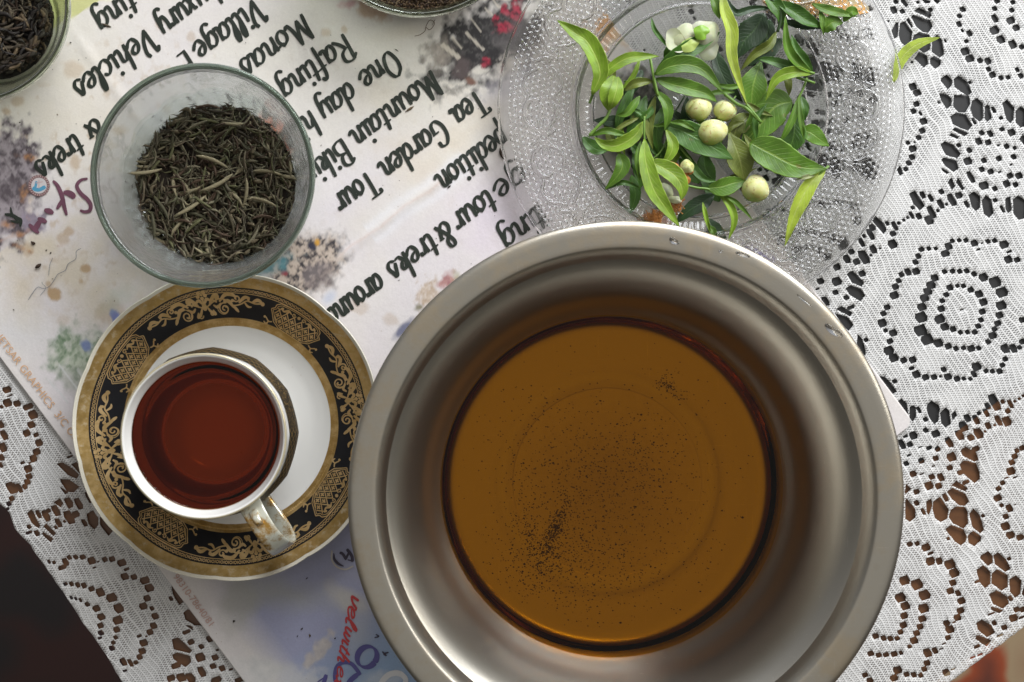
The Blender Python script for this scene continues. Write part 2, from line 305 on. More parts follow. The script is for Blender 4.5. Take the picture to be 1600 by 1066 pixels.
e1 = np.array([0.50, 0.866]); e2 = np.array([0.92, -0.39])
def in_b(x, y):
    return True
verts = [Vector(p) for p in bound]; faces = [list(range(len(bound)))]
for (x, y, a, b) in SM:
    c = np.array([x, y]); a *= .575; b *= .54
    if max(a, b) < 1.0: continue
    if abs(a-b) < 0.3:
        rot = r2.uniform(-.25, .25); cr = math.cos(rot); sr = math.sin(rot)
        pts = [c+e1*b*s_*r2.uniform(.85, 1.08)*cr+e2*a*t_*r2.uniform(.85, 1.08) for s_, t_ in ((1, .72), (.15, 1.02), (-1, .75), (-1, -.72), (-.1, -1.02), (1, -.75))]
    else:
        pts = [c+e1*b*s_*r2.uniform(.9, 1.08)+e2*a*t_*r2.uniform(.9, 1.08) for s_, t_ in ((1, .6), (.3, 1), (-.85, .9), (-1, -.6), (-.3, -1), (.85, -.9))]
    i0 = len(verts); verts += [Vector(p) for p in pts]; faces.append(list(range(i0, i0+len(pts))))
for p in PL:
    pc = np.mean(np.array(p), 0); p = [tuple(pc+(np.array(v)-pc)*(1+1.0/max(6, np.linalg.norm(np.array(v)-pc)))) for v in p]
    q = []
    for i in range(len(p)):
        a = np.array(p[i]); b = np.array(p[(i+1) % len(p)]); q.append(tuple(a+np.array([r2.uniform(-.3, .3), r2.uniform(-.3, .3)])))
        L = np.linalg.norm(b-a)
        if L > 9:
            nn = int(L/5)
            for k in range(1, nn):
                q.append(tuple(a+(b-a)*k/nn+np.array([r2.uniform(-.45, .45), r2.uniform(-.45, .45)])))
    i0 = len(verts); verts += [Vector(v) for v in q]; faces.append(list(range(i0, i0+len(q))))
gx, gy = np.meshgrid(np.arange(-50, 1710, 7.0), np.arange(-110, 1430, 7.0))
gx = gx.ravel()+rng.uniform(-1, 1, gx.size); gy = gy.ravel()+rng.uniform(-1, 1, gy.size)
hide = ((gx-948)**2+(gy-753)**2 < 330**2)|((gx > 60)&(gx < 880)&(gy < 540))
verts += [Vector((a, b)) for a, b, h in zip(gx, gy, hide) if not h]
def _ccw(f):
    ar = sum(verts[f[i-1]].x*verts[f[i]].y-verts[f[i]].x*verts[f[i-1]].y for i in range(len(f)))
    return f if ar > 0 else f[::-1]
faces = [_ccw(f) for f in faces]
rv, re, rf, ov, oe, of = delaunay_2d_cdt(verts, [], faces, 1, 1e-4)
keep = [f for f, o in zip(rf, of) if (0 in o) and all(k == 0 for k in o)]
rv = np.array([tuple(v) for v in rv])
smx = np.array([(x, y) for x, y, a, b in SM if max(a, b) > 4])
dmin = np.full(len(rv), 1e9)
for i in range(0, len(rv), 2000):
    d = rv[i:i+2000, None, :]-smx[None]; dmin[i:i+2000] = np.sqrt((d**2).sum(2)).min(1)
opn = np.exp(-((dmin-17)/9.0)**2)*np.clip((fbm(rv[:, 0]/40, rv[:, 1]/40, 5)-.30)*4.5, 0, 1)
zz = 0.6+1.6*fbm(rv[:, 0]/60, rv[:, 1]/60, 2)+0.5*fbm(rv[:, 0]/9, rv[:, 1]/9, 4)
used = sorted({i for f in keep for i in f}); remap = {u: k for k, u in enumerate(used)}
V = [P(rv[i, 0], rv[i, 1], zz[i]-2) for i in used]; F = [tuple(remap[i] for i in f[::-1]) for f in keep]
# depth of the thread at every edge of a hole
ec = {}
for f in F:
    for a, b in zip(f, f[1:]+f[:1]): ec[(a, b)] = ec.get((a, b), 0)+1
bed = [(a, b) for (a, b) in ec if (b, a) not in ec]
low = {}
opl = list(opn[used])
for a, b in bed:
    for q in (a, b):
        if q not in low:
            low[q] = len(V); V.append((V[q][0], V[q][1], V[q][2]-1.5*U)); opl.append(0.0)
    F.append((b, a, low[a], low[b]))
def lace_mat():
    t = NT('white_cotton_lace'); v = t.co(); s = t.sep(v)
    wob = t.noise(v, 0.008, 2); wob2 = t.noise(v, 0.05, 2)
    # e1 direction of the ridges in world axes: (0.5,-0.866)
    u = t.math('ADD', t.math('MULTIPLY', s[0], 0.866), t.math('MULTIPLY', s[1], 0.5))
    w = t.math('ADD', t.math('MULTIPLY', s[0], 0.5), t.math('MULTIPLY', s[1], -0.866))
    u = t.math('ADD', u, t.math('ADD', t.math('MULTIPLY', wob, 48.0), t.math('MULTIPLY', wob2, 3.0)))
    w = t.math('ADD', w, t.math('MULTIPLY', wob2, 3.0))
    ur = t.math('PINGPONG', u, 4.3)                       # 0 at the ridge, 4.3 half way
    ridge = t.math('SUBTRACT', 1.0, t.sstep(ur, 0.5, 1.7))
    row = t.math('FLOOR', t.math('DIVIDE', u, 4.3))
    off = t.math('MULTIPLY', row, 1.9)
    wr = t.math('PINGPONG', t.math('ADD', w, off), 1.95)
    weft = t.sstep(wr, 0.25, 1.1)
    op = t.attr('openness', 'Fac')
    gap = t.math('MULTIPLY', t.math('SUBTRACT', 1.0, weft), t.math('SUBTRACT', 1.0, ridge))
    hgt = t.math('MAXIMUM', t.math('MULTIPLY', ridge, 1.25), weft)
    holes = t.math('MULTIPLY', gap, t.math('ADD', 0.13, t.math('MULTIPLY', op, 0.75)), clamp=True)
    lo = t.mix(t.noise(v, 0.006, 3), (.71, .70, .70), (.78, .76, .72))
    col = t.mix(t.noise(v, 0.25, 2), lo, (.78, .78, .78))
    b = t.pr(col=col, rough=0.85, normal=t.bump(hgt, 0.75, 1.3), spec=0.2)
    tl = t.n('ShaderNodeBsdfTranslucent'); t.set(tl.inputs[0], (.6, .6, .6))
    sh = t.mixs(0.15, b.outputs[0], tl.outputs[0])
    tr = t.n('ShaderNodeBsdfTransparent')
    return t.done(t.mixs(holes, sh, tr.outputs[0]))
lace = mk('lace_tablecloth', V, F, lace_mat()); set_attr(lace.data, 'openness', opl)
tag(lace, 'white cotton lace tablecloth with rosettes and rows of small holes under everything', 'tablecloth')
# ------------------------------------------------------------------ printed paper
DX = np.array([-0.7986, 0.6018]); UPV = np.array([0.6018, 0.7986])
def ST(s, t): return (DX[0]*s+UPV[0]*t, DX[1]*s+UPV[1]*t)
ss = np.arange(-742, 336.5, 2.5); ts = np.arange(-60, 1388, 2.5); ss[-1] = 335; ts[-1] = 1386
S, T = np.meshgrid(ss, ts, indexing='ij'); ns, nt = S.shape
X = DX[0]*S+UPV[0]*T; Y = DX[1]*S+UPV[1]*T
# round the corner near the lace
cs, ct, cr_ = -742+16, 1386-16, 16
mk_ = (S < cs)&(T > ct); dd = np.sqrt((S-cs)**2+(T-ct)**2)+1e-6
f_ = np.where(mk_&(dd > cr_), cr_/dd, 1.0); S2 = cs+(S-cs)*f_; T2 = ct+(T-ct)*f_
S2 = np.where(mk_, S2, S); T2 = np.where(mk_, T2, T)
X = DX[0]*S2+UPV[0]*T2; Y = DX[1]*S2+UPV[1]*T2
n1 = fbm(X/150, Y/150, 1); n2 = fbm(X/40, Y/40, 7, 5); n3 = fbm(X/12, Y/12, 13, 4); n4 = fbm(X/5, Y/5, 19, 3); n5 = vnoise(X/3.3, Y/3.3, 31); n4 = .72*n4+.28*n5
C = np.stack([.63+.05*n1, .585+.06*n1, .575+.05*(1-n1)], -1)
def lay(mask, col):
    global C
    mask = np.clip(mask, 0, 1)[..., None]
    col = np.asarray(col, float)
    C = C*(1-mask)+col*mask
def blob(cx, cy, rx, ry, ang=0, soft=.35, rough=.5, nz=None):
    a = math.radians(ang); dx = X-cx; dy = Y-cy
    p = (dx*math.cos(a)+dy*math.sin(a))/rx; q = (-dx*math.sin(a)+dy*math.cos(a))/ry
    d = np.sqrt(p*p+q*q)+(( n2 if nz is None else nz)-.5)*rough*2
    return np.clip((1-d)/soft+.0, 0, 1)
mixc = lambda a, b, n: np.asarray(a)*(1-n[..., None])+np.asarray(b)*n[..., None]
st = lambda n, a, b: np.clip((n-a)/(b-a), 0, 1)
# warm yellowing and stains
lay(blob(150, 200, 260, 190, 20, 1.0, .6)*.5, (.66, .60, .48)); lay(blob(110, 430, 180, 90, 0, .9, .8)*.7, (.56, .48, .35))
lay(blob(600, 330, 300, 60, -37, 1.2, .6)*.45, (.66, .62, .52)); lay(blob(780, 340, 130, 110, 0, 1.0, .5)*.55, (.60, .52, .62))
lay(blob(590, 160, 60, 45, 0, .8, .7)*.35, (.62, .55, .42)); lay(blob(700, 210, 160, 60, -37, 1, .8)*.3, (.6, .5, .36))
lay(blob(20, 520, 120, 60, 0, 1, .4)*.3, (.58, .60, .62))
rr = random.Random(8)
for (x, y, r, k) in [(115, 110, 16, .3), (118, 255, 12, .45), (185, 205, 9, .4), (40, 213, 7, .5), (110, 362, 8, .5), (85, 459, 11, .75), (78, 445, 6, .5), (135, 420, 9, .7), (128, 440, 5, .5), (100, 375, 9, .4), (232, 348, 8, .4), (300, 60, 9, .3), (510, 52, 8, .35), (538, 47, 5, .4), (100, 500, 10, .2), (176, 490, 26, .3), (560, 480, 14, .25), (610, 500, 12, .25), (470, 480, 8, .2), (45, 390, 10, .4), (205, 375, 14, .3), (30, 160, 10, .4), (12, 175, 7, .5), (250, 40, 8, .3)]:
    lay(blob(x, y, r*1.3, r, rr.uniform(0, 90), .4, .45, n3)*min(1, k*1.3), (.40, .27, .15))
lay(st(n3, .60, .72)*st(n2, .45, .6)*blob(160, 270, 300, 300, 0, .6, .2)*.6, (.45, .33, .2))
lay(st(n3, .62, .74)*blob(500, 250, 420, 260, 0, .5, .2)*.10, (.45, .36, .26))
# crease with pale torn strip
def ZW(x, y):
    x = np.asarray(x, float); y = np.asarray(y, float)
    t_ = UPV[0]*x+UPV[1]*y-(UPV[0]*620+UPV[1]*335)
    m = 1.0
    for cx, cy, rr in ((948, 753, 262), (365, 663, 112), (343, 292, 120), (1089, 177, 165), (0, 39, 100), (657, -112, 135)):
        m = m*np.clip((np.hypot(x-cx, y-cy)-rr)/40, 0, 1)
    return m*4.5*np.clip(fbm(x/190, y/190, 41, 2)-.35, 0, 1)+m*1.6*np.exp(-(t_/7)**2)+m*1.2*np.exp(-((DX[0]*x+DX[1]*y+60)/9)**2)
cre = np.abs((T-(UPV[0]*620+UPV[1]*335))+ (n2-.5)*14)
lay(np.exp(-(cre/2.2)**2)*((S > -480)&(S < 40))*.4, (.58, .43, .38)); lay(np.exp(-((cre-13)/8)**2)*((S > -430)&(S < -240))*.5, (.72, .72, .76))
# left mountain photograph
m1 = blob(-8, 288, 84, 114, 0, .22, .42, n3)
ghost = ((S > 55)&(S < 300)&(T > 180)&(T < 305))
lay(blob(45, 365, 95, 45, -37, .5, .15)*.55*(UPV[0]*X+UPV[1]*Y < 315), (.50, .46, .50))
lay(m1, mixc((.07, .055, .065), (.30, .26, .28), st(n4*.5+n3*.5, .38, .58)))
lay(blob(50, 345, 26, 18, 40, .35, .7, n3), mixc((.16, .13, .17), (.34, .29, .35), n4)); lay(blob(10, 300, 34, 26, 10, .5, .8, n3)*.5, (.10, .08, .09))
for (x, y, rx, ry, a) in [(52, 248, 22, 5, 10), (40, 305, 8, 16, 0), (20, 370, 30, 6, -15), (85, 384, 26, 3, 3), (48, 330, 7, 12, 20), (10, 352, 14, 8, 0), (108, 300, 14, 3, 60), (35, 387, 22, 4, 20)]:
    lay(blob(x, y, rx, ry, a, .9, .9, n3)*.75*st(n4, .3, .6), (.42, .19, .06))
# green valley photograph
g = blob(128, 555, 66, 52, -25, .55, .55, n3)
lay(g, mixc((.12, .19, .11), (.44, .47, .38), st(n4*.55+n3*.45, .36, .60)))
lay(blob(118, 598, 40, 30, 20, .7, .5, n3)*.55, (.33, .33, .30))
lay(blob(182, 498, 16, 9, 60, .4, .6, n3)*.9, (.12, .16, .38)); lay(blob(136, 540, 10, 15, -20, .4, .6, n3)*.85, (.15, .20, .42)); lay(blob(190, 530, 22, 32, 30, .7, .5, n3)*.55, (.30, .32, .42))
lay(blob(180, 470, 40, 20, -30, .8, .5, n3)*.3, (.33, .40, .30))
for (x0, y0, x1, y1) in [(93, 570, 124, 610), (78, 594, 108, 630), (122, 576, 132, 590)]:
    L = math.hypot(x1-x0, y1-y0); ux, uy = (x1-x0)/L, (y1-y0)/L; al = (X-x0)*ux+(Y-y0)*uy; pe = np.abs((X-x0)*-uy+(Y-y0)*ux)
    lay(np.clip(1.8-pe, 0, 1)*((al > 0)&(al < L))*.8, (.58, .58, .58))
# rock photograph
rk = blob(476, 414, 76, 56, -30, .35, .35, n3)
lay(rk, mixc((.035, .03, .035), (.46, .38, .32), st(n4*.65+n3*.35, .40, .56))); lay(blob(500, 432, 32, 30, -30, .5, .4, n3)*.75, mixc((.13, .11, .11), (.24, .20, .20), n4))
lay(blob(496, 379, 5, 7, 0, .5, .3, n3), (.50, .26, .04)); lay(blob(486, 385, 10, 7, 20, .5, .5, n3), (.03, .03, .05)); lay(blob(445, 428, 6, 5, 0, .5, .5, n3), (.25, .05, .06)); lay(blob(515, 465, 18, 12, -40, .7, .3)*.6, (.42, .48, .62))
# dark photograph with red flowers
dk = blob(756, 68, 118, 68, -35, .5, .5, n3)
lay(np.clip(dk*1.4, 0, 1), mixc((.022, .02, .022), (.10, .09, .09), st(n4, .5, .8))); lay(blob(684, 88, 32, 34, -30, .8, .6, n3)*.75, mixc((.22, .19, .18), (.48, .42, .36), n4)); lay(blob(722, 108, 20, 22, 20, .5, .5, n3)*.7, (.11, .08, .08))
lay(blob(790, 100, 16, 26, 40, .4, .6, n3)*.9*st(n4, .35, .5), (.68, .62, .56)); lay(blob(750, 112, 20, 9, -15, .4, .6, n3)*.9, (.66, .62, .56)); 
for (x0, y0, x1, y1, w) in [(706, 58, 722, 78, 2.6), (728, 52, 756, 80, 2.6), (758, 14, 770, 26, 2), (742, 38, 752, 52, 1.6), (690, 70, 718, 92, 4), (770, 2, 782, 14, 2), (735, 30, 742, 40, 1.5)]:
    L = math.hypot(x1-x0, y1-y0); ux, uy = (x1-x0)/L, (y1-y0)/L; al = (X-x0)*ux+(Y-y0)*uy; pe = np.abs((X-x0)*-uy+(Y-y0)*ux)
    lay(np.clip(w-pe, 0, 1)*((al > 0)&(al < L))*.75, (.60, .54, .46))
for (x, y, rx, ry, a) in [(788, 44, 17, 13, 0), (774, 30, 7, 10, -20), (806, 20, 14, 18, 0), (760, 100, 8, 10, 20), (788, 14, 8, 10, 0)]:
    lay(blob(x, y, rx, ry, a, .3, .6, n3)*.95, mixc((.04, .006, .012), (.36, .02, .05), st(n4*.6+n5*.4, .25, .6)))
lay(blob(736, 128, 12, 7, 20, .4, .4, n3)*.8, (.20, .10, .07))
lay(blob(820, 70, 50, 60, 0, .6, .5, n3)*.5, (.20, .18, .18)); lay(blob(790, 135, 60, 22, -30, .8, .6, n3)*.45, (.48, .45, .50))
# rusty print at the top
lay(blob(582, 14, 34, 22, 10, .3, .5, n3)*.85, mixc((.42, .26, .17), (.50, .36, .26), n4)); lay(blob(548, 8, 20, 9, 0, .6, .6, n3)*.7, (.45, .20, .22)); lay(blob(640, 50, 60, 16, -10, 1, .4)*.35, (.55, .48, .36))
# small print behind the bowl rim
lay(blob(668, 460, 22, 30, 20, .6, .7, n4)*.8, mixc((.34, .22, .12), (.58, .48, .38), n5)); lay(blob(700, 440, 22, 13, -35, .5, .6, n3)*.9, mixc((.22, .05, .07), (.48, .26, .22), n4)); lay(blob(655, 480, 11, 8, 0, .5, .6, n3)*.8, (.14, .13, .06)); lay(blob(630, 515, 26, 9, -45, .5, .3, n3)*.9, (.10, .11, .19)); lay(blob(713, 432, 10, 10, 0, .7, .6, n3)*.6, (.28, .26, .08))
# yellow print top left
lay(np.clip((30-(Y+ (X-115)*.62))/2, 0, 1)*(X > 20)*(X < 240)*.9, (.50, .50, .20)); lay(blob(170, 0, 16, 6, 0, .5, .4)*.5, (.7, .66, .5))
# orange print under the tea bowl and blue-green below it
lay(blob(440, 205, 52, 18, 50, .4, .5, n3)*.95, mixc((.70, .09, .02), (.70, .25, .12), st(n4, .3, .7))); lay(blob(400, 420, 70, 22, -15, .6, .5, n3)*.8, (.10, .26, .30))
# print under the glass plate
lay(blob(1010, 30, 90, 55, -10, .4, .5, n3)*.9, mixc((.60, .24, .05), (.55, .42, .22), st(n4*.5+n3*.5, .3, .65))); lay(blob(1010, 175, 75, 85, 0, .5, .6, n3), mixc((.03, .03, .03), (.25, .22, .20), st(n4, .4, .75))); lay(blob(1020, 345, 30, 16, 0, .4, .5, n3)*.8, (.40, .14, .05)); lay(blob(1185, 400, 34, 8, 25, .5, .4, n3)*.8, (.30, .27, .50))
lay(blob(890, 120, 70, 120, 0, .8, .6)*.35, (.42, .36, .30))
# large sky picture at the lower left
sky = st(UPV[0]*X+UPV[1]*Y+(n2-.5)*40, 870, 985)*st(S, 300, 250)*st(S, -420, -300)
skyc = mixc((.34, .33, .40), (.35, .36, .51), st(T, 940, 1010))
skyc = skyc*(1-st(T, 1090, 1190)[..., None])+np.array((.30, .42, .62))*st(T, 1090, 1190)[..., None]
lay(sky, skyc)
lay(blob(372, 930, 40, 60, 15, .6, .5, n2)*.75, (.42, .41, .38)); lay(blob(440, 925, 120, 34, 10, .9, .4)*.7, (.40, .40, .37)); lay(blob(560, 900, 60, 30, 0, .9, .5)*.5, (.36, .35, .42))
cl = blob(425, 1045, 75, 28, -5, .45, .75, n2); lay(cl*.9, mixc((.50, .50, .50), (.70, .68, .66), n3))
lay(blob(500, 1015, 42, 12, -50, .4, .6, n3)*.85, mixc((.42, .38, .38), (.64, .58, .52), n4)); lay(blob(545, 935, 45, 22, 20, .8, .6)*.75, (.56, .53, .48)); lay(blob(560, 985, 25, 40, 0, .9, .6)*.4, (.54, .54, .54)); lay(blob(478, 1060, 60, 20, 0, .6, .6, n3)*.8, (.60, .60, .62))
lay(blob(600, 1060, 40, 18, 0, .5, .5, n3)*.5, (.70, .72, .76))
# border next to the lace
lay(st(S, 312, 333)*.55, (.64, .60, .58))
zpap = 4.2+.5*n1
lift = np.exp(-((S-335)/10)**2)*0.6
ZP = zpap+lift+ZW(X, Y)
V = np.stack([(X-800)*U, (533-Y)*U, ZP*U], -1).reshape(-1, 3)
idx = np.arange(ns*nt).reshape(ns, nt)
F = np.stack([idx[:-1, :-1], idx[:-1, 1:], idx[1:, 1:], idx[1:, :-1]], -1).reshape(-1, 4)
ring = np.concatenate([idx[0, :], idx[1:, -1], idx[-1, -2::-1], idx[-2:0:-1, 0]])
Vl = V[ring].copy(); Vl[:, 2] -= 1.6*U; nb = len(ring); k0 = len(V)
r_a = ring; r_b = np.roll(ring, -1); la = k0+np.arange(nb); lb = np.roll(la, -1)
F = np.concatenate([F, np.stack([r_b, r_a, la, lb], -1)]); V = np.concatenate([V, Vl])
def paper_mat():
    t = NT('printed_paper'); v = t.co(); c = t.attr('print')
    nz = t.noise(v, 0.35, 4, 0.65); big = t.noise(v, 0.02, 4, 0.6)
    hs = t.n('ShaderNodeHueSaturation'); t.l(c, hs.inputs['Color'])
    t.l(t.math('MULTIPLY_ADD', nz, 0.24, 0.88), hs.inputs['Value'])
    spk = t.sstep(t.vor(v, 0.09), 0.0, 0.10)
    c2 = t.mix(t.math('MULTIPLY', t.math('SUBTRACT', 1.0, spk), t.sstep(t.noise(v, .03, 2), .45, .7)), hs.outputs[0], (.30, .22, .15))
    return t.done(t.pr(col=c2, rough=t.math('MULTIPLY_ADD', big, 0.2, 0.36), normal=t.bump(t.math('ADD', big, t.math('MULTIPLY', nz, .06)), 0.4, 3.2), spec=0.4))
paper = empty('printed_poster', P(800, 533, 0), 'large stained travel leaflet printed upside down with script lettering, lying on the lace', 'poster')
ps = mk('paper_sheet', V, F, paper_mat(), paper); cc = np.concatenate([C.reshape(-1, 3), np.full((nb, 3), .6)]); set_attr(ps.data, 'print', cc, 3)

# ---- lettering: pen strokes laid on the paper
class Ink:
    def __init__(s): s.V = []; s.F = []; s.k = 0
    def stroke(s, pts, wfun, z0=5.45, per=6, cap=True):
        pts = catmull(pts, per); n = len(pts); i0 = len(s.V); s.k += 1
        z0 = z0+(s.k % 7)*.012
        for i, p in enumerate(pts):
            a = pts[max(0, i-1)]; b = pts[min(n-1, i+1)]; d = b-a; L = math.hypot(*d) or 1; d = d/L
            w = wfun(d, i/(n-1))*.5
            if i == 0 or i == n-1:
                w *= .72
            q = p.copy()
            if cap and i == 0: q = p-d*w*.6
            if cap and i == n-1: q = p+d*w*.6
            nx, ny = -d[1]*w, d[0]*w
            z = z0+i*.0025
            z += float(ZW(q[0], q[1])); s.V.append(P(q[0]+nx, q[1]+ny, z)); s.V.append(P(q[0]-nx, q[1]-ny, z))
        for i in range(n-1):
            a = i0+2*i; s.F.append((a, a+1, a+3, a+2))
    def dot(s, x, y, r, z=5.5, n=10, squash=1):
        i0 = len(s.V); z += float(ZW(x, y)); s.V += [P(x+r*math.cos(t*2*math.pi/n), y+r*squash*math.sin(t*2*math.pi/n), z) for t in range(n)]; s.F.append(tuple(range(i0+n-1, i0-1, -1)))
    def build(s, name, mat, parent):
        return mk(name, s.V, s.F, mat, parent, smooth=False)
_a = [(.74, .86), (.45, 1.0), (.16, .75), (.09, .35), (.26, .03), (.5, .15), (.72, .6)]
G = {
'a': (.98, [_a, [(.78, 1.0), (.73, .5), (.74, .12), (.92, .02), (1.04, .2)]]),
'c': (.8, [[(.7, .85), (.45, 1.0), (.15, .7), (.1, .3), (.32, .0), (.6, .1), (.85, .35)]]),
'd': (1.0, [_a, [(.86, 1.75), (.78, 1.0), (.73, .5), (.74, .12), (.92, .02), (1.04, .2)]]),
'e': (.84, [[(.12, .42), (.45, .52), (.68, .78), (.48, 1.0), (.2, .8), (.1, .38), (.32, .0), (.62, .1), (.88, .38)]]),
'f': (.66, [[(.8, 1.55), (.62, 1.75), (.42, 1.45), (.34, .8), (.28, -.5)], [(.08, .95), (.66, 1.0)]]),
'g': (.98, [_a, [(.80, 1.0), (.74, .3), (.68, -.35), (.4, -.62), (.12, -.45)]]),
'h': (.96, [[(.28, 1.75), (.18, .9), (.12, 0)], [(.16, .5), (.42, .95), (.66, .85), (.62, .3), (.74, .02), (.98, .2)]]),
'i': (.5, [[(.2, 1.0), (.16, .4), (.24, .03), (.52, .2)]]),
'k': (.86, [[(.3, 1.75), (.18, .9), (.12, 0)], [(.16, .4), (.46, .98), (.68, .82), (.5, .5), (.22, .45)], [(.32, .48), (.56, .08), (.86, .12)]]),
'l': (.52, [[(.12, .5), (.42, 1.3), (.36, 1.75), (.2, 1.3), (.16, .35), (.3, .02), (.54, .2)]]),
'n': (.98, [[(.14, 1.0), (.16, .5), (.12, 0)], [(.16, .5), (.42, .98), (.66, .85), (.62, .3), (.74, .02), (1.0, .2)]]),
'o': (.88, [[(.5, .98), (.18, .75), (.1, .35), (.34, .0), (.66, .22), (.72, .65), (.48, 1.0), (.6, .82), (.92, .9)]]),
'p': (.92, [[(.16, 1.0), (.15, .4), (.08, -.7)], [(.16, .6), (.46, 1.0), (.76, .7), (.68, .22), (.42, .0), (.16, .2)]]),
'r': (.72, [[(.14, 1.0), (.16, .5), (.12, 0)], [(.16, .5), (.38, .92), (.66, .98)], [(.64, .98), (.62, .8)]]),
's': (.74, [[(.1, .3), (.42, 1.05), (.55, .75), (.66, .3), (.42, .0), (.1, .12)]]),
't': (.64, [[(.4, 1.5), (.26, .8), (.22, .2), (.4, .0), (.66, .2)], [(.02, 1.0), (.6, 1.03)]]),
'u': (1.0, [[(.14, 1.0), (.12, .4), (.28, .02), (.52, .15), (.7, .6)], [(.74, 1.0), (.7, .35), (.8, .02), (1.02, .2)]]),
'v': (.84, [[(.12, 1.0), (.18, .5), (.3, .02), (.6, .4), (.72, 1.0), (.9, .9)]]),
'w': (1.2, [[(.12, 1.0), (.12, .3), (.3, .02), (.56, .4), (.62, .95)], [(.62, .95), (.6, .3), (.8, .02), (1.04, .5), (1.08, 1.0)]]),
'x': (.84, [[(.08, .9), (.26, .9), (.5, .1), (.84, .12)], [(.76, .98), (.42, .5), (.08, .02)]]),
'y': (1.0, [[(.14, 1.0), (.12, .4), (.28, .02), (.52, .15), (.7, .6)], [(.76, 1.0), (.70, .3), (.6, -.35), (.36, -.62), (.08, -.45)]]),
'M': (1.5, [[(.1, 0), (.22, .9), (.26, 1.7)], [(.26, 1.7), (.5, .9), (.6, .15)], [(.6, .15), (.86, .9), (1.02, 1.65)], [(1.02, 1.65), (1.1, .6), (1.3, .02), (1.5, .2)]]),
'O': (1.25, [[(.6, 1.72), (.22, 1.35), (.14, .7), (.4, .03), (.85, .25), (1.08, 1.0), (.9, 1.6), (.55, 1.74)]]),
'R': (1.12, [[(.28, 1.72), (.2, .8), (.14, 0)], [(.02, 1.5), (.45, 1.76), (.9, 1.6), (.88, 1.12), (.55, .88), (.25, .86)], [(.45, .88), (.72, .4), (1.05, .05)]]),
'B': (1.12, [[(.28, 1.72), (.2, .8), (.16, 0)], [(.04, 1.55), (.45, 1.76), (.86, 1.55), (.76, 1.05), (.3, .92)], [(.4, .95), (.9, .75), (.92, .2), (.5, 0), (.14, .05)]]),
'T': (1.06, [[(.62, 1.68), (.54, .8), (.5, .02)], [(.12, 1.45), (.2, 1.68), (1.08, 1.68)]]),
'G': (1.22, [[(1.02, 1.35), (.95, 1.66), (.55, 1.7), (.2, 1.2), (.16, .5), (.48, .02), (.88, .15), (.98, .7)], [(.62, .74), (1.12, .76)]]),
'V': (1.1, [[(.1, 1.45), (.3, 1.7), (.38, 1.1), (.42, .05)], [(.42, .05), (.82, .7), (1.02, 1.4), (.92, 1.72)]]),
'E': (.92, [[(.22, 1.7), (.14, .0)], [(.2, 1.68), (.85, 1.68)], [(.2, .88), (.72, .88)], [(.12, .02), (.82, .02)]]),
'L': (.95, [[(.28, 1.7), (.2, .8), (.14, .04)], [(.14, .04), (.8, .04), (.9, .3)]]),
'&': (1.15, [[(1.05, .9), (.8, .3), (.42, .0), (.14, .3), (.3, .75), (.74, 1.2), (.74, 1.6), (.48, 1.7), (.34, 1.4), (.6, .7), (1.02, .0)], [(.86, .92), (1.2, .9)]]),
'S': (1.1, [[(1.0, 1.4), (.7, 1.75), (.3, 1.45), (.5, .95), (.85, .55), (.6, .05), (.1, .2)]]),
'H': (1.2, [[(.28, 1.7), (.14, 0)], [(1.0, 1.7), (.88, 0)], [(.2, .88), (.95, .88)]]),
' ': (.5, [])}
def word(ink, txt, s0, s1, t0, xh=23.5, thick=6.1, thin=2.9):
    adv = sum(G[c][0] for c in txt); k = (s1-s0)/adv; s = s0
    for ch in txt:
        a, strokes = G[ch]
        for sk in strokes:
            pts = []
            for (x, y) in sk:
                u = s+(x+.06*y)*k; v_ = t0+y*xh; pts.append(ST(u, v_))
            def wf(d, q):
                c = abs(d[0]*UPV[0]+d[1]*UPV[1]); return thin+(thick-thin)*min(1, c*1.15)**1.2
            ink.stroke(pts, wf)
        if ch == 'i':
            x_, y_ = ST(s+.28*k, t0+1.5*xh); ink.dot(x_, y_, 3.6)
        s += a*k
inkm = simple('black_green_ink', (.012, .018, .012), 0.45, var=.25, nscale=.3)
for ws in [[('Rafting', -397, -264, 366.5)], [('One', -442, -375, 430), ('day', -358, -291, 430), ('hikes', -283, -190, 430)], [('Mountain', -471, -309, 494), ('Biking', -297, -190, 495)],
           [('Tea', -512, -456, 561), ('Garden', -437, -315, 560.5), ('Tour', -301, -228, 560)], [('pedition', -505, -374, 629)],
           [('ge', -492, -438, 694), ('tour', -431, -357, 694), ('&', -350, -325, 694), ('treks', -318, -231, 694), ('around', -214, -108, 694)], [('ting', -478, -398, 761)],
           [('Monas', -364, -238, 303)], [('Village', -322, -196, 238), ('E', -184, -166, 238), ('&', -11, 15, 238), ('treks', 30, 112, 238)], [('Luxury', -282, -171, 174), ('Vehicles', -160, -11, 174)], [('ting', -170, -98, 110)]]:
    ink = Ink()
    for w_ in ws: word(ink, *w_)
    o = ink.build('printed_line', inkm, paper)
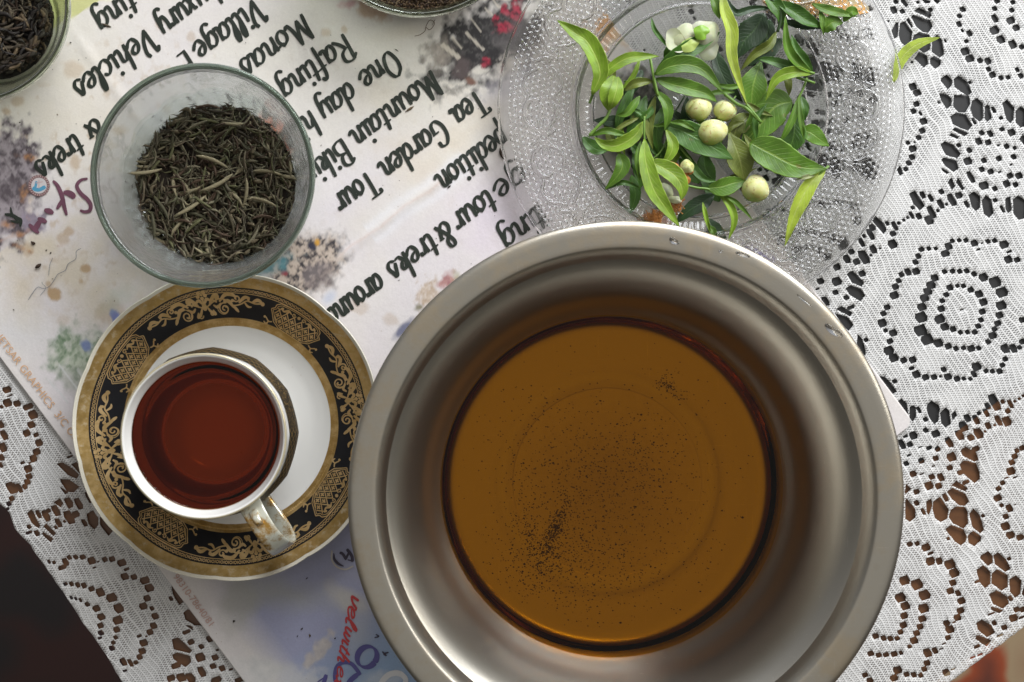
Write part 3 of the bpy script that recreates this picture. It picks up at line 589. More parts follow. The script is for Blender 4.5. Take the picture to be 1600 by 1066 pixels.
# purple "St" and drips
ink = Ink(); pu = simple('purple_print', (.13, .045, .075), 0.5, var=.3, nscale=.1)
c5 = lambda *p: [(x/5.33, 160+y/5.33) for x, y in p]
wv = lambda w: (lambda d, q: w*.8*(.75+.5*math.sin(q*3.1)))
ink.stroke(c5((735, 640), (680, 655), (650, 700), (680, 760), (735, 810), (765, 860), (755, 905), (715, 915), (680, 905)), wv(6.5))
ink.stroke(c5((455, 660), (490, 700), (525, 780), (545, 870), (565, 940)), wv(7)); ink.stroke(c5((545, 755), (580, 760), (615, 780), (620, 800)), wv(10)); ink.stroke(c5((540, 800), (510, 850), (485, 890)), wv(6))
ink.stroke(c5((385, 900), (420, 910), (450, 925)), wv(9)); ink.stroke(c5((255, 1020), (290, 1055), (330, 1090)), wv(7)); ink.stroke(c5((330, 970), (365, 985), (395, 1000)), wv(8)); ink.stroke(c5((350, 985), (320, 1030), (300, 1075)), wv(9))
ink.build('printed_initials', pu, paper)
ink = Ink(); ink.stroke(c5((55, 935), (110, 945), (150, 965), (190, 990)), wv(6)); ink.stroke(c5((100, 880), (110, 930), (160, 1000)), wv(4)); ink.stroke(c5((150, 960), (185, 985), (180, 1035)), wv(5)); ink.stroke(c5((100, 990), (150, 1000), (190, 1000)), wv(4)); ink.build('printed_bird', inkm, paper)
# round emblem
em = Ink(); cx, cy = 63, 291
for k in range(40):
    a0, a1 = k*math.pi/20, (k+1)*math.pi/20
    em.stroke([(cx+14.6*math.cos(a0), cy+14.6*math.sin(a0)), (cx+14.6*math.cos(a1), cy+14.6*math.sin(a1))], lambda d, q: 5.2, cap=False, per=2, z0=5.45)
em.build('emblem_ring', simple('emblem_brown', (.19, .10, .10), .5, var=.35, nscale=.5), paper)
em = Ink(); em.dot(cx, cy, 12.3, 5.4, 24); em.build('emblem_disc', simple('emblem_cream', (.52, .48, .48), .5), paper)
em = Ink(); em.stroke([(cx-9, cy+4), (cx-3, cy+6.5), (cx+3, cy+5.5), (cx+9, cy+2)], lambda d, q: 6, z0=5.6); em.stroke([(cx-4, cy-6), (cx-5, cy), (cx-6, cy+3)], lambda d, q: 4, z0=5.6); em.build('emblem_water', simple('emblem_blue', (.07, .27, .42), .5), paper)
em = Ink(); em.stroke([(cx, cy-9), (cx, cy+4)], lambda d, q: 1.5, z0=5.7); em.stroke([(cx-5, cy-4), (cx+6, cy-6)], lambda d, q: 1.4, z0=5.7)
for k in range(26):
    a0 = k*math.pi/13; em.stroke([(cx+13.2*math.cos(a0), cy+13.2*math.sin(a0)), (cx+16*math.cos(a0+.06), cy+16*math.sin(a0+.06))], lambda d, q: 1.1, cap=False, per=2, z0=5.6)
em.build('emblem_marks', simple('emblem_pale', (.45, .33, .32), .5), paper)
# built-in font print (flat)
def ftext(name, body, x, y, ang, size, mat, shear=0.0, z=7.5, space=1.0, bold=0.0, sx=1.0):
    c = bpy.data.curves.new(name, 'FONT'); c.body = body; c.size = size*U; c.shear = shear; c.space_character = space; c.offset = bold*U
    tmp = bpy.data.objects.new(name+'_tmp', c); sc.collection.objects.link(tmp)
    bpy.context.view_layer.update(); dg = bpy.context.evaluated_depsgraph_get()
    me = bpy.data.meshes.new_from_object(tmp.evaluated_get(dg)); bpy.data.objects.remove(tmp)
    me.materials.clear(); me.materials.append(mat)
    o = obj(name, me, paper); o.location = ((x-800)*U, (533-y)*U, z*U); o.rotation_euler = (0, 0, math.radians(ang)); o.scale = (sx, 1, 1); return o
orm = simple('faded_orange_print', (.60, .36, .20), .5, var=.15)
ftext('printed_address', 'NETSAR GRAPHICS  3/C Old Supr', -9, 521, -53, 17, orm, z=7.5, space=1.02)
ftext('printed_phone', '98310-78640/81', 271, 900, -53.5, 15, simple('faded_red_print', (.52, .33, .28), .5), z=7.5)
# red handwriting and blue capitals in the sky picture
rm = simple('red_print', (.50, .035, .04), .5, var=.2)
D2 = np.array([-.245, .97]); U2 = np.array([.97, .245])
def word2(ink, txt, x0, y0, L, xh, thick, thin):
    adv = sum(G[c][0] for c in txt); k = L/adv; s = 0
    for ch in txt:
        for sk in G[ch][1]:
            pts = [tuple(np.array([x0, y0])+D2*(s+(x+.35*y)*k)+U2*y*xh) for x, y in sk]
            ink.stroke(pts, lambda d, q: thin+(thick-thin)*abs(d[0]*U2[0]+d[1]*U2[1]))
        s += G[ch][0]*k
ink = Ink(); word2(ink, 'vel', 551, 925, 46, 12, 4.2, 2); word2(ink, 'with', 541, 975, 56, 11, 3.8, 1.8); word2(ink, 'ex', 530, 1036, 32, 10, 3.4, 1.6); ink.build('printed_slogan', rm, paper)
bm = simple('blue_print', (.09, .08, .28), .5, var=.2)
ink = Ink()
def serif_o(cx, cy, ang, rx, ry):
    a = math.radians(ang); ca, sa = math.cos(a), math.sin(a)
    pts = [(cx+rx*math.cos(t)*ca-ry*math.sin(t)*sa, cy+rx*math.cos(t)*sa+ry*math.sin(t)*ca) for t in np.linspace(0, 2*math.pi, 17)]
    ink.stroke(pts, lambda d, q: 3+6.5*abs(math.cos(q*2*math.pi)), per=4, cap=False, z0=5.25)
serif_o(574, 1025, 35, 14.5, 17)
ink.stroke([(558, 1053), (548, 1062), (540, 1075)], lambda d, q: 8, z0=5.25); ink.stroke([(563, 1052), (550, 1036), (536, 1034), (526, 1042), (524, 1060), (530, 1075)], lambda d, q: 6, z0=5.25); ink.stroke([(548, 1060), (563, 1052)], lambda d, q: 2.2, z0=5.25)
ink.stroke([(510, 1054), (506, 1066), (498, 1080)], lambda d, q: 6.5, z0=5.25); ink.stroke([(497, 1064), (511, 1055)], lambda d, q: 2.2, z0=5.25)
ink.build('printed_capitals', bm, paper)
ink = Ink(); wm = simple('white_print', (.72, .72, .74), .5); ink.stroke([(628, 1052), (618, 1050), (606, 1054), (596, 1066), (594, 1078)], lambda d, q: 9, z0=5.3); ink.stroke([(628, 1052), (634, 1060), (632, 1072)], lambda d, q: 8, z0=5.3); ink.build('printed_outline', wm, paper)
ink = Ink(); bk = simple('dark_violet_print', (.04, .03, .06), .5)
ink.stroke([(522, 864), (523, 873), (529, 880), (537, 884)], lambda d, q: 1.5+3*math.sin(q*math.pi))
ink.build('printed_bracket', bk, paper); ink = Ink()
ink.stroke([(543, 858), (550, 868), (551, 876)], lambda d, q: 5); ink.stroke([(541, 873), (536, 865), (532, 863)], lambda d, q: 4.5); ink.stroke([(544, 874), (552, 876)], lambda d, q: 2); ink.stroke([(541, 872), (546, 862)], lambda d, q: 3.5)
ink.build('printed_letter', bk, paper); ink = Ink()
ink.stroke([(586, 995), (592, 993), (588, 990)], lambda d, q: 2); ink.build('printed_bird', bk, paper); ink = Ink()
ink.stroke([(598, 1017), (604, 1023), (600, 1020), (607, 1018)], lambda d, q: 2.4)
ink.build('printed_bird', bk, paper)
ink = Ink(); ink.stroke([(519, 860), (519, 874), (527, 885), (540, 889), (552, 884)], lambda d, q: 2.5, z0=5.2); ink.build('print_halo', simple('pale_print', (.52, .47, .42), .5), paper)
# loose crumbs and hairs on the paper
ink = Ink(); c6 = lambda *p: [(x/6.154, 340+y/6.154) for x, y in p]
ink.stroke(c6((285, 790), (345, 700), (380, 670), (430, 685), (490, 660), (540, 590), (570, 545), (640, 510), (665, 450), (740, 400), (745, 330), (790, 300)), lambda d, q: .75, z0=6.0, per=4)
ink.stroke(c6((480, 560), (490, 460), (520, 390)), lambda d, q: .6, z0=6.0); ink.stroke(c6((400, 750), (450, 680), (420, 640), (415, 620)), lambda d, q: .6, z0=6.0)
o = ink.build('loose_hair', simple('grey_fibre', (.12, .14, .17), .6), None); tag(o, 'thin grey thread curled on the leaflet left of the cup saucer', 'thread')
ink = Ink(); ink.stroke([(648, 58), (656, 56), (664, 50), (666, 42), (672, 33), (679, 38), (672, 48), (665, 44)], lambda d, q: .9, z0=6.0); ink.stroke([(676, 40), (680, 32)], lambda d, q: .8, z0=6.0); o = ink.build('loose_hair', simple('brown_fibre', (.10, .06, .03), .6), None); tag(o, 'tiny looped dark hair on the leaflet below the top middle bowl', 'hair')
# ------------------------------------------------------------------ steel bowl
def steel_mat():
    t = NT('worn_stainless_steel'); v = t.co(); s = t.sep(v)
    big = t.noise(v, 0.012, 4, 0.6); mid = t.noise(v, 0.08, 4); fine = t.noise(v, 0.45, 3)
    rad = t.math('SQRT', t.math('ADD', t.math('MULTIPLY', s[0], s[0]), t.math('MULTIPLY', s[1], s[1])))
    cmb = t.n('ShaderNodeCombineXYZ'); t.l(t.math('MULTIPLY', rad, 1.2), cmb.inputs[0]); t.l(t.math('MULTIPLY', s[2], 1.2), cmb.inputs[1])
    turn = t.noise(cmb.outputs[0], 1.0, 2)
    film = t.sstep(t.math('ADD', t.math('MULTIPLY', big, .7), t.math('MULTIPLY', mid, .3)), .42, .68)
    film = t.math('MULTIPLY', film, t.sstep(rad, 340, 352))
    col = t.mix(film, (.425, .40, .35), (.385, .33, .25))
    rg = t.math('ADD', t.math('MULTIPLY', film, .12), t.math('MULTIPLY_ADD', turn, .03, .33))
    mp = t.n('ShaderNodeMapping'); t.l(v, mp.inputs[0]); mp.inputs['Scale'].default_value = (.012, .55, .2); mp.inputs['Rotation'].default_value = (0, 0, .8)
    scr = t.sstep(t.noise(mp.outputs[0], 1.0, 2), .70, .73); mp2 = t.n('ShaderNodeMapping'); t.l(v, mp2.inputs[0]); mp2.inputs['Scale'].default_value = (.5, .014, .2); mp2.inputs['Rotation'].default_value = (0, 0, .35)
    scr2 = t.sstep(t.noise(mp2.outputs[0], 1.0, 2), .71, .74); scr = t.math('MAXIMUM', scr, scr2)
    vs = t.vor(v, .016); spot = t.math('MULTIPLY', t.sstep(vs, .05, .09), t.math('SUBTRACT', 1.0, t.sstep(vs, .10, .16))); col = t.mix(t.math('MULTIPLY', t.math('MULTIPLY', spot, t.sstep(rad, 340, 352)), .28), col, (.36, .32, .25))
    col = t.mix(t.math('MULTIPLY', scr, .22), col, (.70, .67, .62)); dust_and_reflection = t.math('MULTIPLY', t.sstep(t.math('ADD', rad, t.math('MULTIPLY', mid, 90)), 235, 40), t.math('MULTIPLY_ADD', t.noise(v, .3, 4, .7), .7, .45)); col = t.mix(t.math('MULTIPLY', dust_and_reflection, .62, clamp=True), col, (.20, .155, .10))  # darkened centre: tea dust, with a dark overhead reflection put into the colour
    nr = t.bump(fine, .2, .6); nr = t.bump(big, .03, 1.0, nr)
    return t.done(t.pr(col=col, metal=1.0, rough=rg, normal=nr))
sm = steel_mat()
BX, BY = 948, 753
bowl = empty('steel_bowl', P(BX, BY, 0), 'large stainless steel mixing bowl with a wide flat rim, holding amber tea', 'bowl')
prof = [(0.01, 8.5), (40, 8.2), (90, 7), (140, 6), (148, 6.5), (155, 7.6), (162, 8.4), (170, 7.9), (178, 6.7), (188, 6), (205, 6), (228, 6.1), (239, 7.2), (247, 10.5), (252.5, 16.5), (256, 26), (259, 40), (264.5, 60), (279, 91), (294, 122), (309, 153), (324, 184), (338.5, 213), (343.5, 221.5), (347, 226), (350, 228.6), (353.5, 229.6), (358, 230), (366, 230.4), (374, 230.6), (381, 229.9), (386, 227.6), (387.6, 224.6), (387, 220), (385, 217.5), (383, 219), (382.5, 224), (378, 226.3), (360, 228), (354, 227), (349, 220), (343, 212), (331, 203), (318, 190), (303, 168), (286, 134), (273, 92), (259.5, 60), (257, 30), (254, 12), (246, 4), (215, 3), (0.01, 3)]
# soften by resampling
pp = catmull(prof, 5); pp = [(max(0.01, p[0]), p[1]) for p in pp]
V, F = lathe(pp, 220)
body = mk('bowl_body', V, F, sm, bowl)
def absorb(name, col, dens, rough=0.0, tint=(1, 1, 1), spec=1.33):
    t = NT(name)
    fr = t.n('ShaderNodeFresnel'); fr.inputs['IOR'].default_value = spec
    tr = t.n('ShaderNodeBsdfTransparent'); t.set(tr.inputs[0], tint)
    gl = t.n('ShaderNodeBsdfGlossy'); gl.inputs['Roughness'].default_value = rough
    v = t.co(); b = t.bump(t.noise(v, 0.02, 2), .05, 1.0); t.l(b, gl.inputs['Normal'])
    va = t.n('ShaderNodeVolumeAbsorption'); t.set(va.inputs['Color'], col); va.inputs['Density'].default_value = dens
    return t.done(t.mixs(fr.outputs[0], tr.outputs[0], gl.outputs[0]), va.outputs[0])
def body_of_liquid(name, prof_in, level, mat, parent, n=220, meniscus=4):
    """closed body: floor profile (r,h) up to the level, then the flat top with a small raised edge"""
    rs = [(r, h+.5) for r, h in prof_in if h < level-2]
    re = np.interp(level, [h for r, h in prof_in[4:]], [r for r, h in prof_in[4:]])
    p = [(r if i == 0 else r-.5, h) for i, (r, h) in enumerate(rs)]
    p += [(re-.4, level+meniscus), (re-1.6, level+meniscus*.5), (re-4, level+meniscus*.12), (re-8, level), (re*.6, level), (0.01, level)]
    V, F = lathe(p, n); return mk(name, V, F, mat, parent)
tea = empty('amber_tea', P(BX, BY, 0), 'clear amber brewed tea filling the bottom third of the steel bowl', 'tea')
inner = [q for q in pp if True]
k_in = max(range(len(pp)), key=lambda i: pp[i][1])
body_of_liquid('tea_liquid', [p for p in pp[:k_in] if p[0] < 300], 61, absorb('amber_tea', (.935, .73, .0), 50, tint=(.97, .84, .26)), tea)
# fine sediment on the bottom of the bowl
V = []; F = []
def fleck(x, y, h, r, a=None):
    a = random.uniform(0, 6.28) if a is None else a; n = 5; i0 = len(V)
    for z, k in ((h, 1.0), (h+r*.6, .6)):
        for j in range(n):
            t = a+j*2*math.pi/n; q = r*k*random.uniform(.6, 1.3)
            V.append(((x+q*math.cos(t)*1.3)*U, (y+q*math.sin(t))*U, z*U))
    F.append(tuple(i0+n+j for j in range(n)))
    for j in range(n): F.append((i0+j, i0+(j+1) % n, i0+n+(j+1) % n, i0+n+j))
def gauss(cx, cy, sx, sy, n, ang=0, r=(.45, 1.1)):
    n = int(n*1.05)
    a = math.radians(ang)
    for _ in range(n):
        p, q = random.gauss(0, sx), random.gauss(0, sy); x = cx+p*math.cos(a)-q*math.sin(a)-BX; y = -(cy+p*math.sin(a)+q*math.cos(a)-BY)
        if math.hypot(x, y) < 232: fleck(x, y, np.interp(math.hypot(x, y), [p_[0] for p_ in pp[:100]], [p_[1] for p_ in pp[:100]])+.5, random.uniform(*r)*(1.4 if random.random() < .06 else 1))
gauss(865, 830, 6, 26, 420, 22); gauss(822, 822, 10, 22, 110, -20); gauss(850, 870, 28, 14, 150, 20); gauss(860, 850, 45, 40, 420); gauss(940, 890, 80, 40, 500); gauss(1000, 720, 50, 45, 330, 30); gauss(930, 755, 70, 60, 520); gauss(850, 700, 50, 60, 200); gauss(1040, 600, 9, 7, 80); gauss(1058, 612, 14, 9, 35, 30); gauss(830, 900, 30, 20, 120); gauss(948, 753, 130, 130, 500)
sed = mk('tea_sediment', V, F, simple('dark_sediment', (.05, .03, .014), .9), None, smooth=False, loc=P(BX, BY, 0)); tag(sed, 'fine dark tea dust settled on the bottom of the steel bowl', 'tea dust', kind='stuff')
# water drops on the rim
glassdrop = NT('water'); g = glassdrop.n('ShaderNodeBsdfGlass'); g.inputs['IOR'].default_value = 1.33; g.inputs['Roughness'].default_value = 0; glassdrop.done(g); glassdrop = glassdrop.m
def drop(x, y, h, rx, ry, rz, ang, label):
    x, y = A(x, y, h); V = []; F = []; n = 20; m = 6; a = math.radians(ang)
    for i in range(m):
        f = i/(m-1)*math.pi/2; k = math.cos(f)
        for j in range(n):
            t = j*2*math.pi/n; w = 1+.18*math.sin(2*t+1)+.1*math.sin(3*t)
            p, q = rx*k*w*math.cos(t), ry*k*w*math.sin(t)
            V.append(((p*math.cos(a)-q*math.sin(a))*U, (p*math.sin(a)+q*math.cos(a))*U, rz*math.sin(f)*U))
    for i in range(m-1):
        for j in range(n): F.append((i*n+j, i*n+(j+1) % n, (i+1)*n+(j+1) % n, (i+1)*n+j))
    F.append(tuple(range(n))[::-1])
    o = mk('water_drop', V, F, glassdrop, None, loc=P(x, y, h)); tag(o, label, 'water drop', 'water drops on the steel rim')
drop(1053, 377, 230.6, 6.5, 4.5, 1.6, -35, 'clear water drop on the steel rim just below the fresh leaves')
drop(1160, 398, 230.6, 9, 3.6, 1.0, -20, 'flat elongated water smear on the steel rim under the glass plate')
drop(1302, 517, 230.6, 13, 5.5, .8, -38, 'largest crescent shaped water mark on the right shoulder of the steel rim')
drop(1126, 393, 230.6, 2.5, 2, .8, 0, 'tiny water drop on the steel rim left of the flat smear')
drop(1257, 470, 230.6, 12, 1.6, .5, -40, 'thin streak of water on the steel rim above the crescent mark')

# ------------------------------------------------------------------ saucer
SX, SY = 365, 663
HS = [(0, 9), (100, 9), (128, 11), (146, 16), (158, 22), (166, 26), (185, 35), (205, 45), (218, 52), (227, 58), (231, 61.5)]
def Hs(r): return float(np.interp(r, [a for a, b in HS], [b for a, b in HS]))
def scal(r, th):
    k = max(0, min(1, (r-190)/40)); return r*(1+k*.011*(abs(math.cos(5*th+.4))**.7-.5)*1.2)
def porcelain(name, col=(.76, .75, .72)):
    t = NT(name); v = t.co(); n = t.noise(v, .02, 4); sp = t.sstep(t.vor(v, .035), 0, .09)
    c = t.mix(n, tuple(x*.95 for x in col), col); c = t.mix(t.math('MULTIPLY', t.math('SUBTRACT', 1.0, sp), .35), c, (.45, .33, .22))
    return t.done(t.pr(col=c, rough=.16, coat=.4, coatr=.05, spec=.5))
white = porcelain('glazed_white_porcelain'); cream = porcelain('cream_edge_glaze', (.70, .66, .55))
black = simple('black_enamel', (.014, .014, .016), .28, var=.3, nscale=.08)
def gold_mat(name, a=(.46, .28, .085), b=(.68, .47, .21), worn=0.0, rough=.36):
    t = NT(name); v = t.co(); n = t.noise(v, .05, 5, .7); f = t.noise(v, .6, 3)
    c = t.mix(t.sstep(n, .35, .7), a, b)
    wn = t.math('MULTIPLY', t.sstep(t.noise(v, .09, 5, .75), .52, .66), worn, clamp=True)
    c = t.mix(wn, c, (.62, .56, .44))
    mt = t.math('MULTIPLY_ADD', wn, -.6, .75)
    return t.done(t.pr(col=c, metal=mt, rough=t.math('MULTIPLY_ADD', n, .25, rough-.1), normal=t.bump(f, .2, .4)))
gold = gold_mat('gilding'); goldrim = gold_mat('worn_gilded_rim', (.52, .335, .11), (.66, .46, .20), worn=.5)
goldline = gold_mat('gilt_linework', (.60, .40, .17), (.74, .53, .27), rough=.42)
saucer = empty('saucer', P(SX, SY, 0), 'round porcelain saucer with black and gold border under the teacup', 'saucer')
def ringpart(name, r0, r1, off, mat, parent, steps=8, n=240, hf=Hs, sc_=scal, th0=0, th1=2*math.pi):
    V = []; F = []
    rs = np.linspace(r0, r1, steps)
    for r in rs:
        for j in range(n):
            t = j*2*math.pi/n; q = sc_(r, t); V.append((q*math.cos(t)*U, q*math.sin(t)*U, (hf(r)+off)*U))
    for i in range(steps-1):
        for j in range(n): F.append((i*n+j, i*n+(j+1) % n, (i+1)*n+(j+1) % n, (i+1)*n+j))
    return mk(name, V, F, mat, parent)
pf = [(0.01, 9)]+HS[1:]+[(232.3, 63), (233.4, 62.6), (233.6, 61), (231, 57), (220, 49), (195, 35), (165, 20), (140, 10), (112, 5.5), (108, 1.5), (100, 1.5), (96, 5.5), (0.01, 5.5)]
pf = catmull(pf, 2); pf = [(max(.01, p[0]), p[1]) for p in pf]
V, F = lathe(pf, 240, rfun=lambda r, h, t: scal(r, t)); mk('saucer_body', V, F, cream, saucer)
ringpart('white_well', 0.2, 154, .25, white, saucer, 24)
ringpart('inner_gold_band', 153.5, 166, .5, gold, saucer, 5)
ringpart('black_border', 165.8, 213, .45, black, saucer, 12)
ringpart('gold_rim_band', 212.6, 228, .6, goldrim, saucer, 6)
class Deco:
    """linework laid on a surface given by centre angle; local x = along the arc, y = outwards"""
    def __init__(s, th, r0, surf): s.V = []; s.F = []; s.th = math.radians(th); s.r0 = r0; s.surf = surf; s.k = 0
    def pt(s, x, y, lift): return s.surf(s.th-x/s.r0, s.r0+y, lift)
    def stroke(s, pts, w, per=5, taper=False, lift=.75):
        w = w*1.2 if taper else w*1.1
        pts = catmull(pts, per); n = len(pts); i0 = len(s.V); s.k += 1; lf = lift+(s.k % 9)*.02
        for i, p in enumerate(pts):
            d = pts[min(n-1, i+1)]-pts[max(0, i-1)]; L = math.hypot(*d) or 1; d = d/L
            ww = w*.5*((.35+.65*math.sin(math.pi*min(1, (i+.6)/(n-.2)))) if taper else 1)
            s.V.append(s.pt(p[0]-d[1]*ww, p[1]+d[0]*ww, lf+i*.001)); s.V.append(s.pt(p[0]+d[1]*ww, p[1]-d[0]*ww, lf+i*.001))
        for i in range(n-1): s.F.append((i0+2*i, i0+2*i+1, i0+2*i+3, i0+2*i+2))
    def spiral(s, cx, cy, r, turns, a0, w, sgn=1):
        n = int(turns*9); s.stroke([(cx+r*(1-.82*i/n)*math.cos(a0+sgn*2*math.pi*turns*i/n), cy+r*(1-.82*i/n)*math.sin(a0+sgn*2*math.pi*turns*i/n)) for i in range(n+1)], w, per=2)
    def blobf(s, cx, cy, r, n=10, sq=1, a=0):
        i0 = len(s.V); s.k += 1
        for j in range(n):
            t = j*2*math.pi/n; x, y = r*math.cos(t), r*sq*math.sin(t); s.V.append(s.pt(cx+x*math.cos(a)-y*math.sin(a), cy+x*math.sin(a)+y*math.cos(a), .8+(s.k % 9)*.02))
        s.F.append(tuple(range(i0, i0+n)))
    def build(s, name, mat, parent): return mk(name, s.V, s.F, mat, parent, smooth=False)
def surf_s(th, r, lift): q = scal(r, th); return (q*math.cos(th)*U, q*math.sin(th)*U, (Hs(r)+lift)*U)
def spray(th):
    d = Deco(th, 189, surf_s)
    for m in (1, -1):
        M = lambda pts: [(m*x, y) for x, y in pts]
        d.stroke(M([(0, -6), (10, 0), (22, 6), (34, 4), (44, -4), (56, -2), (66, 4), (78, 2), (88, 4)]), 2.0)
        d.spiral(m*31, -9, 9.5, 1.6, 1.2, 2.0, m); d.spiral(m*31, -9, 12.5, .8, 2.6, 1.1, m)
        d.spiral(m*20, 9, 7, 1.2, -1.5, 2.4, -m); d.spiral(m*50, 7, 6, 1.2, 3.6, 2.0, m)
        d.stroke(M([(8, -2), (14, 8), (22, 12), (20, 4)]), 4.5, taper=True); d.stroke(M([(24, 2), (34, 12), (44, 12), (50, 8)]), 5, taper=True)
        d.stroke(M([(30, 2), (38, 2), (46, -8)]), 5, taper=True); d.stroke(M([(44, -4), (50, -10), (54, -14)]), 4, taper=True)
        d.stroke(M([(54, 0), (62, 9), (70, 9)]), 4.5, taper=True); d.stroke(M([(62, 2), (68, -4), (74, -4)]), 3, taper=True)
        d.stroke(M([(74, 3), (82, 8), (90, 5)]), 4.5, taper=True); d.blobf(m*90, 4, 3.2); d.blobf(m*20, 9, 2); d.blobf(m*44, 3, 2.6); d.blobf(m*68, 7, 2.2)
        d.stroke(M([(4, -4), (9, -12), (15, -16), (12, -9)]), 4, taper=True); d.spiral(m*10, -15, 4.5, 1.1, 0, 1.8, m)
        d.stroke(M([(14, -2), (20, -6), (26, 0)]), 3.6, taper=True); d.stroke(M([(2, 2), (6, 8), (12, 4)]), 4, taper=True)
        d.blobf(m*5.3, 13.5, 2.9, 8); d.blobf(m*3.3, 18.4, 2.9, 8)
    d.blobf(0, 10, 2.8, 8); d.blobf(0, 15, 1.6, 8); d.stroke([(0, 10), (0, 2), (0, -8)], 2.6); d.blobf(0, -3, 4, 10, 1.5)
    d.build('gold_spray', goldline, saucer)
def panel(th):
    d = Deco(th, 185, surf_s)
    top, bot = 18, -19
    out = [(-31, top), (-37, top-4), (-38, top-9), (-43, top-12), (-41, 2), (-34, -12), (-22, bot), (0, bot-1), (22, bot), (34, -12), (41, 2), (43, top-12), (38, top-9), (37, top-4), (31, top), (0, top+.5), (-31, top)]
    for a, b in zip(out, out[1:]):
        d.stroke([a, b], 1.3, per=3); d.stroke([(a[0]*.93, a[1]*.88), (b[0]*.93, b[1]*.88)], .9, per=3)
    def inside(x, y):
        c = False; j = len(out)-2
        for i in range(len(out)-1):
            xi, yi = out[i][0]*.92, out[i][1]*.86; xj, yj = out[j][0]*.92, out[j][1]*.86
            if (yi > y) != (yj > y) and x < (xj-xi)*(y-yi)/(yj-yi)+xi: c = not c
            j = i
        return c
    sp = 12.4
    for sg in (1, -1):
        for k in range(-9, 10):
            seg = []
            for q in np.arange(-60, 60, 1.5):
                x = k*sp+sg*q*.62; y = q*.8
                if inside(x, y) and y < 8+abs(x)*.1: seg.append((x, y))
            if len(seg) > 2: d.stroke([seg[0], seg[-1]], 1.5, per=6)
    for i in range(-9, 10):
        for j in range(-5, 6):
            x = i*sp/2; y = j*sp*.8/1.24
            if (i+j) % 2 and inside(x, y) and y < 7:
                for a in (0, 1.57): d.stroke([(x-3.3*math.cos(a), y-3.3*math.sin(a)), (x+3.3*math.cos(a), y+3.3*math.sin(a))], 2.1, per=1)
    for m in (1, -1):
        d.spiral(m*8, 11, 3.4, 1.2, 0, 1.3, m); d.stroke([(m*12, 10), (m*18, 13), (m*24, 9), (m*30, 12)], 2.6, taper=True); d.stroke([(m*16, 12), (m*20, 8)], 2); d.blobf(m*27, 12, 1.9)
        d.stroke([(m*36, -13), (m*42, -14), (m*48, -9)], 1.8); d.stroke([(m*42, -14), (m*45, -19), (m*50, -16)], 2.6, taper=True); d.blobf(m*50, -9, 2)
    d.blobf(0, 11, 2.6)
    d.build('gold_lattice_panel', goldline, saucer)
for a in (57, 147, 237, 327): panel(a)
for a in (102, 192, 282, 12): spray(a)
V = []; F = []
nb_ = 190
for i in range(nb_):
    t0 = i*2*math.pi/nb_; cx, cy = 0, 0
    for j in range(8):
        for rr_ in (2.5, 1.35):
            a = j*math.pi/4; V.append(surf_s(t0+rr_*math.cos(a)/208*1.0, 208+rr_*math.sin(a), .8))
    b0 = i*16
    for j in range(8):
        k = (j+1) % 8; F.append((b0+2*j, b0+2*k, b0+2*k+1, b0+2*j+1))
    b1 = len(V)
for i in range(nb_):
    t0 = (i+.5)*2*math.pi/nb_; i0 = len(V)
    for dx_, dy_ in ((-.55, -2.2), (.55, -2.2), (.55, 2.2), (-.55, 2.2)): V.append(surf_s(t0+dx_/208, 208+dy_, .8))
    F.append((i0, i0+1, i0+2, i0+3))
bd = mk('bead_border', V, F, goldline, saucer, smooth=False); bd['kind'] = 'stuff'
ringpart('gold_line', 203.4, 204.5, .7, goldline, saucer, 2)
# tiny pearls in the inner band
V = []; F = []
for i in range(300):
    t0 = i*2*math.pi/300; i0 = len(V)
    V.append(surf_s(t0, 160.5, 1.5))
    for j in range(6):
        a = j*math.pi/3; V.append(surf_s(t0+1.2*math.cos(a)/160, 160.5+1.5*math.sin(a), .55))
    for j in range(6): F.append((i0, i0+1+j, i0+1+(j+1) % 6))
bd = mk('pearl_border', V, F, gold, saucer); bd['kind'] = 'stuff'

# ------------------------------------------------------------------ teacup
CX, CY = 354, 668
cup = empty('teacup', P(CX, CY, 0), 'white porcelain teacup with gilded handle full of dark red tea on the saucer', 'cup')
CO = [(58, 15), (62, 15), (64, 22), (60, 30), (64, 36), (84, 44), (104, 62), (117, 85), (124, 108), (125, 128), (122, 148), (116.5, 168), (115, 182), (117.5, 194), (117.5, 196.6), (115.5, 197.5), (113, 196.4), (110.6, 190), (107, 180), (103, 168), (100, 150), (96, 120), (88, 92), (74, 67), (54, 53), (28, 47.5), (.01, 46)]
cc_ = catmull(CO, 6); cc_ = [(max(.01, p[0]), p[1]) for p in cc_]
def facet(r, h, t):
    if h > 170 or r < 58 or h < 30: return r
    k = min(1, (h-30)/30, (172-h)/22); m = 12; a = (t % (2*math.pi/m))-math.pi/m
    return r*(1+(math.cos(math.pi/m)/math.cos(a)-1)*k*.5)
outer_end = next(i for i, p in enumerate(cc_) if p[1] >= 197.4)
def facet2(i_r): pass
V = []; nseg = 192; th = np.arange(nseg)*2*math.pi/nseg
for i, (r, h) in enumerate(cc_):
    for t in th:
        q = facet(r, h, t) if i < outer_end else r; V.append((q*math.cos(t)*U, q*math.sin(t)*U, h*U))
F = []
for i in range(len(cc_)-1):
    for j in range(nseg): F.append((i*nseg+j, i*nseg+(j+1) % nseg, (i+1)*nseg+(j+1) % nseg, (i+1)*nseg+j))
mk('cup_body', V, F, white, cup)
